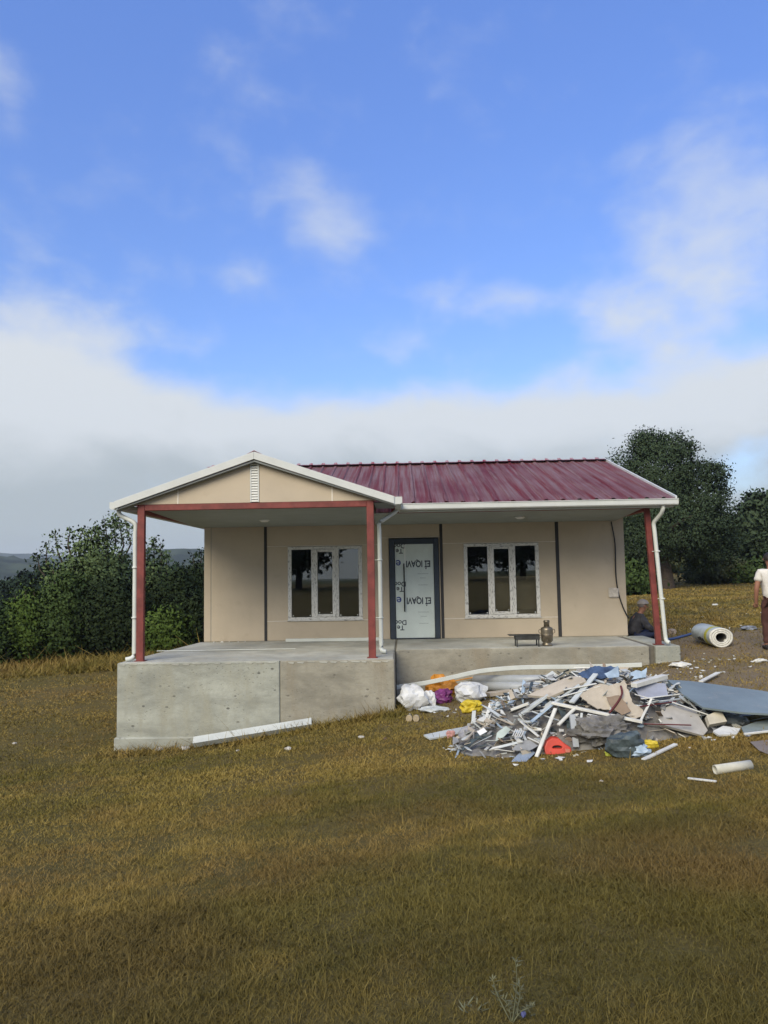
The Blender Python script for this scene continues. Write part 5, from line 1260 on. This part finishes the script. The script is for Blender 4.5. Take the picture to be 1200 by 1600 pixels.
def make_grass():
    r = np.random.default_rng(11)
    # distances sampled so that there is more where it is seen closer
    ds = np.linspace(2.0, 48, 900); dens = np.where(ds < 4.5, 30000, 30000*(4.5/ds)**2.5)
    azw = 1.16
    cum = np.cumsum(dens*ds*azw)*(ds[1]-ds[0]); N = int(min(cum[-1], 1400000))
    d = np.interp(r.uniform(0, 1, N)*cum[-1], cum, ds); a = r.uniform(-azw/2, azw/2, N) + YAW*-1
    # thinner turf to either side of the view
    wide = r.uniform(0, 1, N) < .14; a = np.where(wide, np.sign(r.uniform(-1, 1, N))*r.uniform(azw/2, 1.25, N), a)
    x = CAM[0]+d*np.sin(a); y = CAM[1]+d*np.cos(a)
    ok = ~((x > -.5) & (x < 4.08) & (y > -3.6) & (y < .1)) & ~((x > 4.0) & (x < 9.2) & (y > -2.08) & (y < .1)) & ~((x > -.02) & (x < 9.2) & (y > 0) & (y < 6.6))
    m_ = mound(x, y); ok &= m_ < .05
    q1 = ((x-11.5)/4.2)**2+((y+.6)/2.9)**2; q2 = ((x-8)/3.9)**2+((y+4.2)/1.9)**2
    ok &= r.uniform(0, 1, N) < np.clip(.36+.64*np.clip((np.minimum(q1, q2)-.45)*1.4, 0, 1), 0, 1)
    nz = .5+.5*np.sin(x*1.9+2.1*np.sin(y*.83))*np.sin(y*2.3+1.7*np.sin(x*1.1))
    # clumps: cell noise at the size of a hand, so that bare thatch shows between tufts
    cell = np.random.default_rng(5).uniform(0, 1, (512, 512)); ci = lambda s_: cell[np.floor(y*s_).astype(int) % 512, np.floor(x*s_).astype(int) % 512]
    fx, fy = x*9-np.floor(x*9), y*9-np.floor(y*9); xi, yi = np.floor(x*9).astype(int), np.floor(y*9).astype(int)
    g = lambda a_, b_: cell[(yi+b_) % 512, (xi+a_) % 512]
    cl = (g(0, 0)*(1-fx)+g(1, 0)*fx)*(1-fy)+(g(0, 1)*(1-fx)+g(1, 1)*fx)*fy
    fx, fy = x*2.3-np.floor(x*2.3), y*2.3-np.floor(y*2.3); xi, yi = np.floor(x*2.3).astype(int)+77, np.floor(y*2.3).astype(int)+31
    cl2 = (g(0, 0)*(1-fx)+g(1, 0)*fx)*(1-fy)+(g(0, 1)*(1-fx)+g(1, 1)*fx)*fy
    nz = np.clip(.45*cl+.40*cl2+.30*nz-.08, 0, 1)
    ok &= r.uniform(0, 1, N) < np.clip(.12+1.35*nz, 0, 1)
    x, y, d, nz = x[ok], y[ok], d[ok], nz[ok]; N = len(x); z = gz(x, y)
    h = r.uniform(.010, .034, N)*(.45+1.1*nz); h *= np.where(r.uniform(0, 1, N) < .02, 2.2, 1.0)
    foot = (y > -4.1) & (y < -3.55) & (x > -.8) & (x < 4.2); h = np.where(foot, h*r.uniform(1, 3, N)*np.where(r.uniform(0, 1, N) < .35, 2.2, 1), h)
    stalk = r.uniform(0, 1, N) < .0035; h = np.where(stalk & (d < 16), r.uniform(.06, .15, N), h)
    tall = (y > 4) & (x < 0); h = np.where(tall, h*r.uniform(3, 12, N), h); h *= np.where((y > 3) & (x > 9), 1.8, 1)
    near = np.clip(((x+.45)*(x < 4)+.0), 0, 1)
    wd = np.maximum(.0015, np.where(d > 8, .00064, .00044)*d)*np.where(wide[ok], 2.2, 1)*r.uniform(.7, 1.4, N)
    th = r.uniform(0, 2*np.pi, N); lean = r.uniform(.2, 1.9, N)*h*np.where(stalk, .3, 1); la = r.uniform(0, 2*np.pi, N)
    cx, sx2 = np.cos(th)*wd, np.sin(th)*wd
    b = np.stack([x, y, z-.004], 1); off = np.stack([cx, sx2, 0*x], 1); L = np.stack([np.cos(la)*lean, np.sin(la)*lean, 0*x], 1); Z = np.stack([0*x, 0*x, h], 1)
    tint = r.uniform(0, 1, N)
    nr = d < 5.0; fr_ = ~nr; n1_, n2_ = int(nr.sum()), int(fr_.sum())      # near blades bend, far ones are single triangles
    A = np.stack([b-off, b+off, b+off*.75+L*.35+Z*.6, b-off*.75+L*.35+Z*.6, b+L+Z], 1)[nr]
    Bv = np.stack([b-off, b+off, b+L+Z], 1)[fr_]
    co_ = np.concatenate([A.reshape(-1, 3), Bv.reshape(-1, 3)])
    me = bpy.data.meshes.new('grass'); me.vertices.add(len(co_)); me.vertices.foreach_set('co', co_.reshape(-1))
    i5 = np.arange(n1_)*5; i3 = n1_*5+np.arange(n2_)*3
    li = np.concatenate([np.stack([i5, i5+1, i5+2, i5+3, i5+3, i5+2, i5+4], 1).reshape(-1), np.stack([i3, i3+1, i3+2], 1).reshape(-1)])
    me.loops.add(len(li)); me.loops.foreach_set('vertex_index', li.astype(np.int32))
    st_ = np.concatenate([np.stack([np.arange(n1_)*7, np.arange(n1_)*7+4], 1).reshape(-1), n1_*7+np.arange(n2_)*3])
    me.polygons.add(len(st_)); me.polygons.foreach_set('loop_start', st_.astype(np.int32))
    me.update(calc_edges=True)
    at = me.attributes.new('tint', 'FLOAT', 'POINT'); at.data.foreach_set('value', np.concatenate([np.repeat(tint[nr], 5), np.repeat(tint[fr_], 3)]).astype(np.float32))
    tag(link('grass', me, grass_mat()), 'short dry olive and straw grass covering the slope', 'grass', kind='stuff')
make_grass()

# grey-green thistle at the near edge
wb = hit(800, 1600); wr = empty('thistle_plant', wb, 'spiky grey-green weed standing in the grass nearest the viewer', 'weed')
THI = M('thistle_green', (.12, .125, .07), .9, .25, 20)
bm = bmesh.new(); lv = bmesh.new()
tips = [(805, 1498), (770, 1530), (812, 1540), (836, 1572), (780, 1556), (846, 1590)]
def atd(px, py, d): return Vector(CAM+ray(px, py)*d)
dw = depth_of(wb)
for i, (x, y) in enumerate(tips):
    e = atd(x, y, dw+.03*(i % 3)); m_ = wb.lerp(e, .55)+Vector((.012*(-1)**i, 0, .01))
    pth = smooth_path([wb, m_, e], 5); tube_bm(bm, pth, [float(q) for q in np.linspace(.0032, .0010, len(pth))], 5)
    for j in range(3, len(pth)):
        for s in range(3):
            a_ = random.uniform(0, 6.28); dr = Vector((math.cos(a_), math.sin(a_)*.6, random.uniform(.1, .7))).normalized()*random.uniform(.015, .04); sd2 = Vector((-math.sin(a_), math.cos(a_), 0))*.0028
            p = pth[j]; vs = [lv.verts.new(p-sd2*.4), lv.verts.new(p+dr*.5-sd2), lv.verts.new(p+dr), lv.verts.new(p+dr*.5+sd2)]; lv.faces.new(vs)
for k in range(16):
    c = hit(738+random.uniform(-14, 14), 1580+random.uniform(-6, 6)); a_ = random.uniform(0, 6.28); dr = Vector((math.cos(a_), math.sin(a_), .55))*random.uniform(.03, .06); sd2 = Vector((-math.sin(a_), math.cos(a_), 0))*.004
    lv.faces.new([lv.verts.new(c-sd2*.5), lv.verts.new(c+dr*.5-sd2), lv.verts.new(c+dr), lv.verts.new(c+dr*.5+sd2)])
link('stem', from_bm(bm, 'stem'), THI, wr); link('leaves', from_bm(lv, 'leaves'), THI, wr)
rock('flower_head', atd(818, 1584, dw), .012, M('dull_blue_flower', (.07, .08, .20), .8, .2), None, None, None, 2, 3, wr, 1.0)
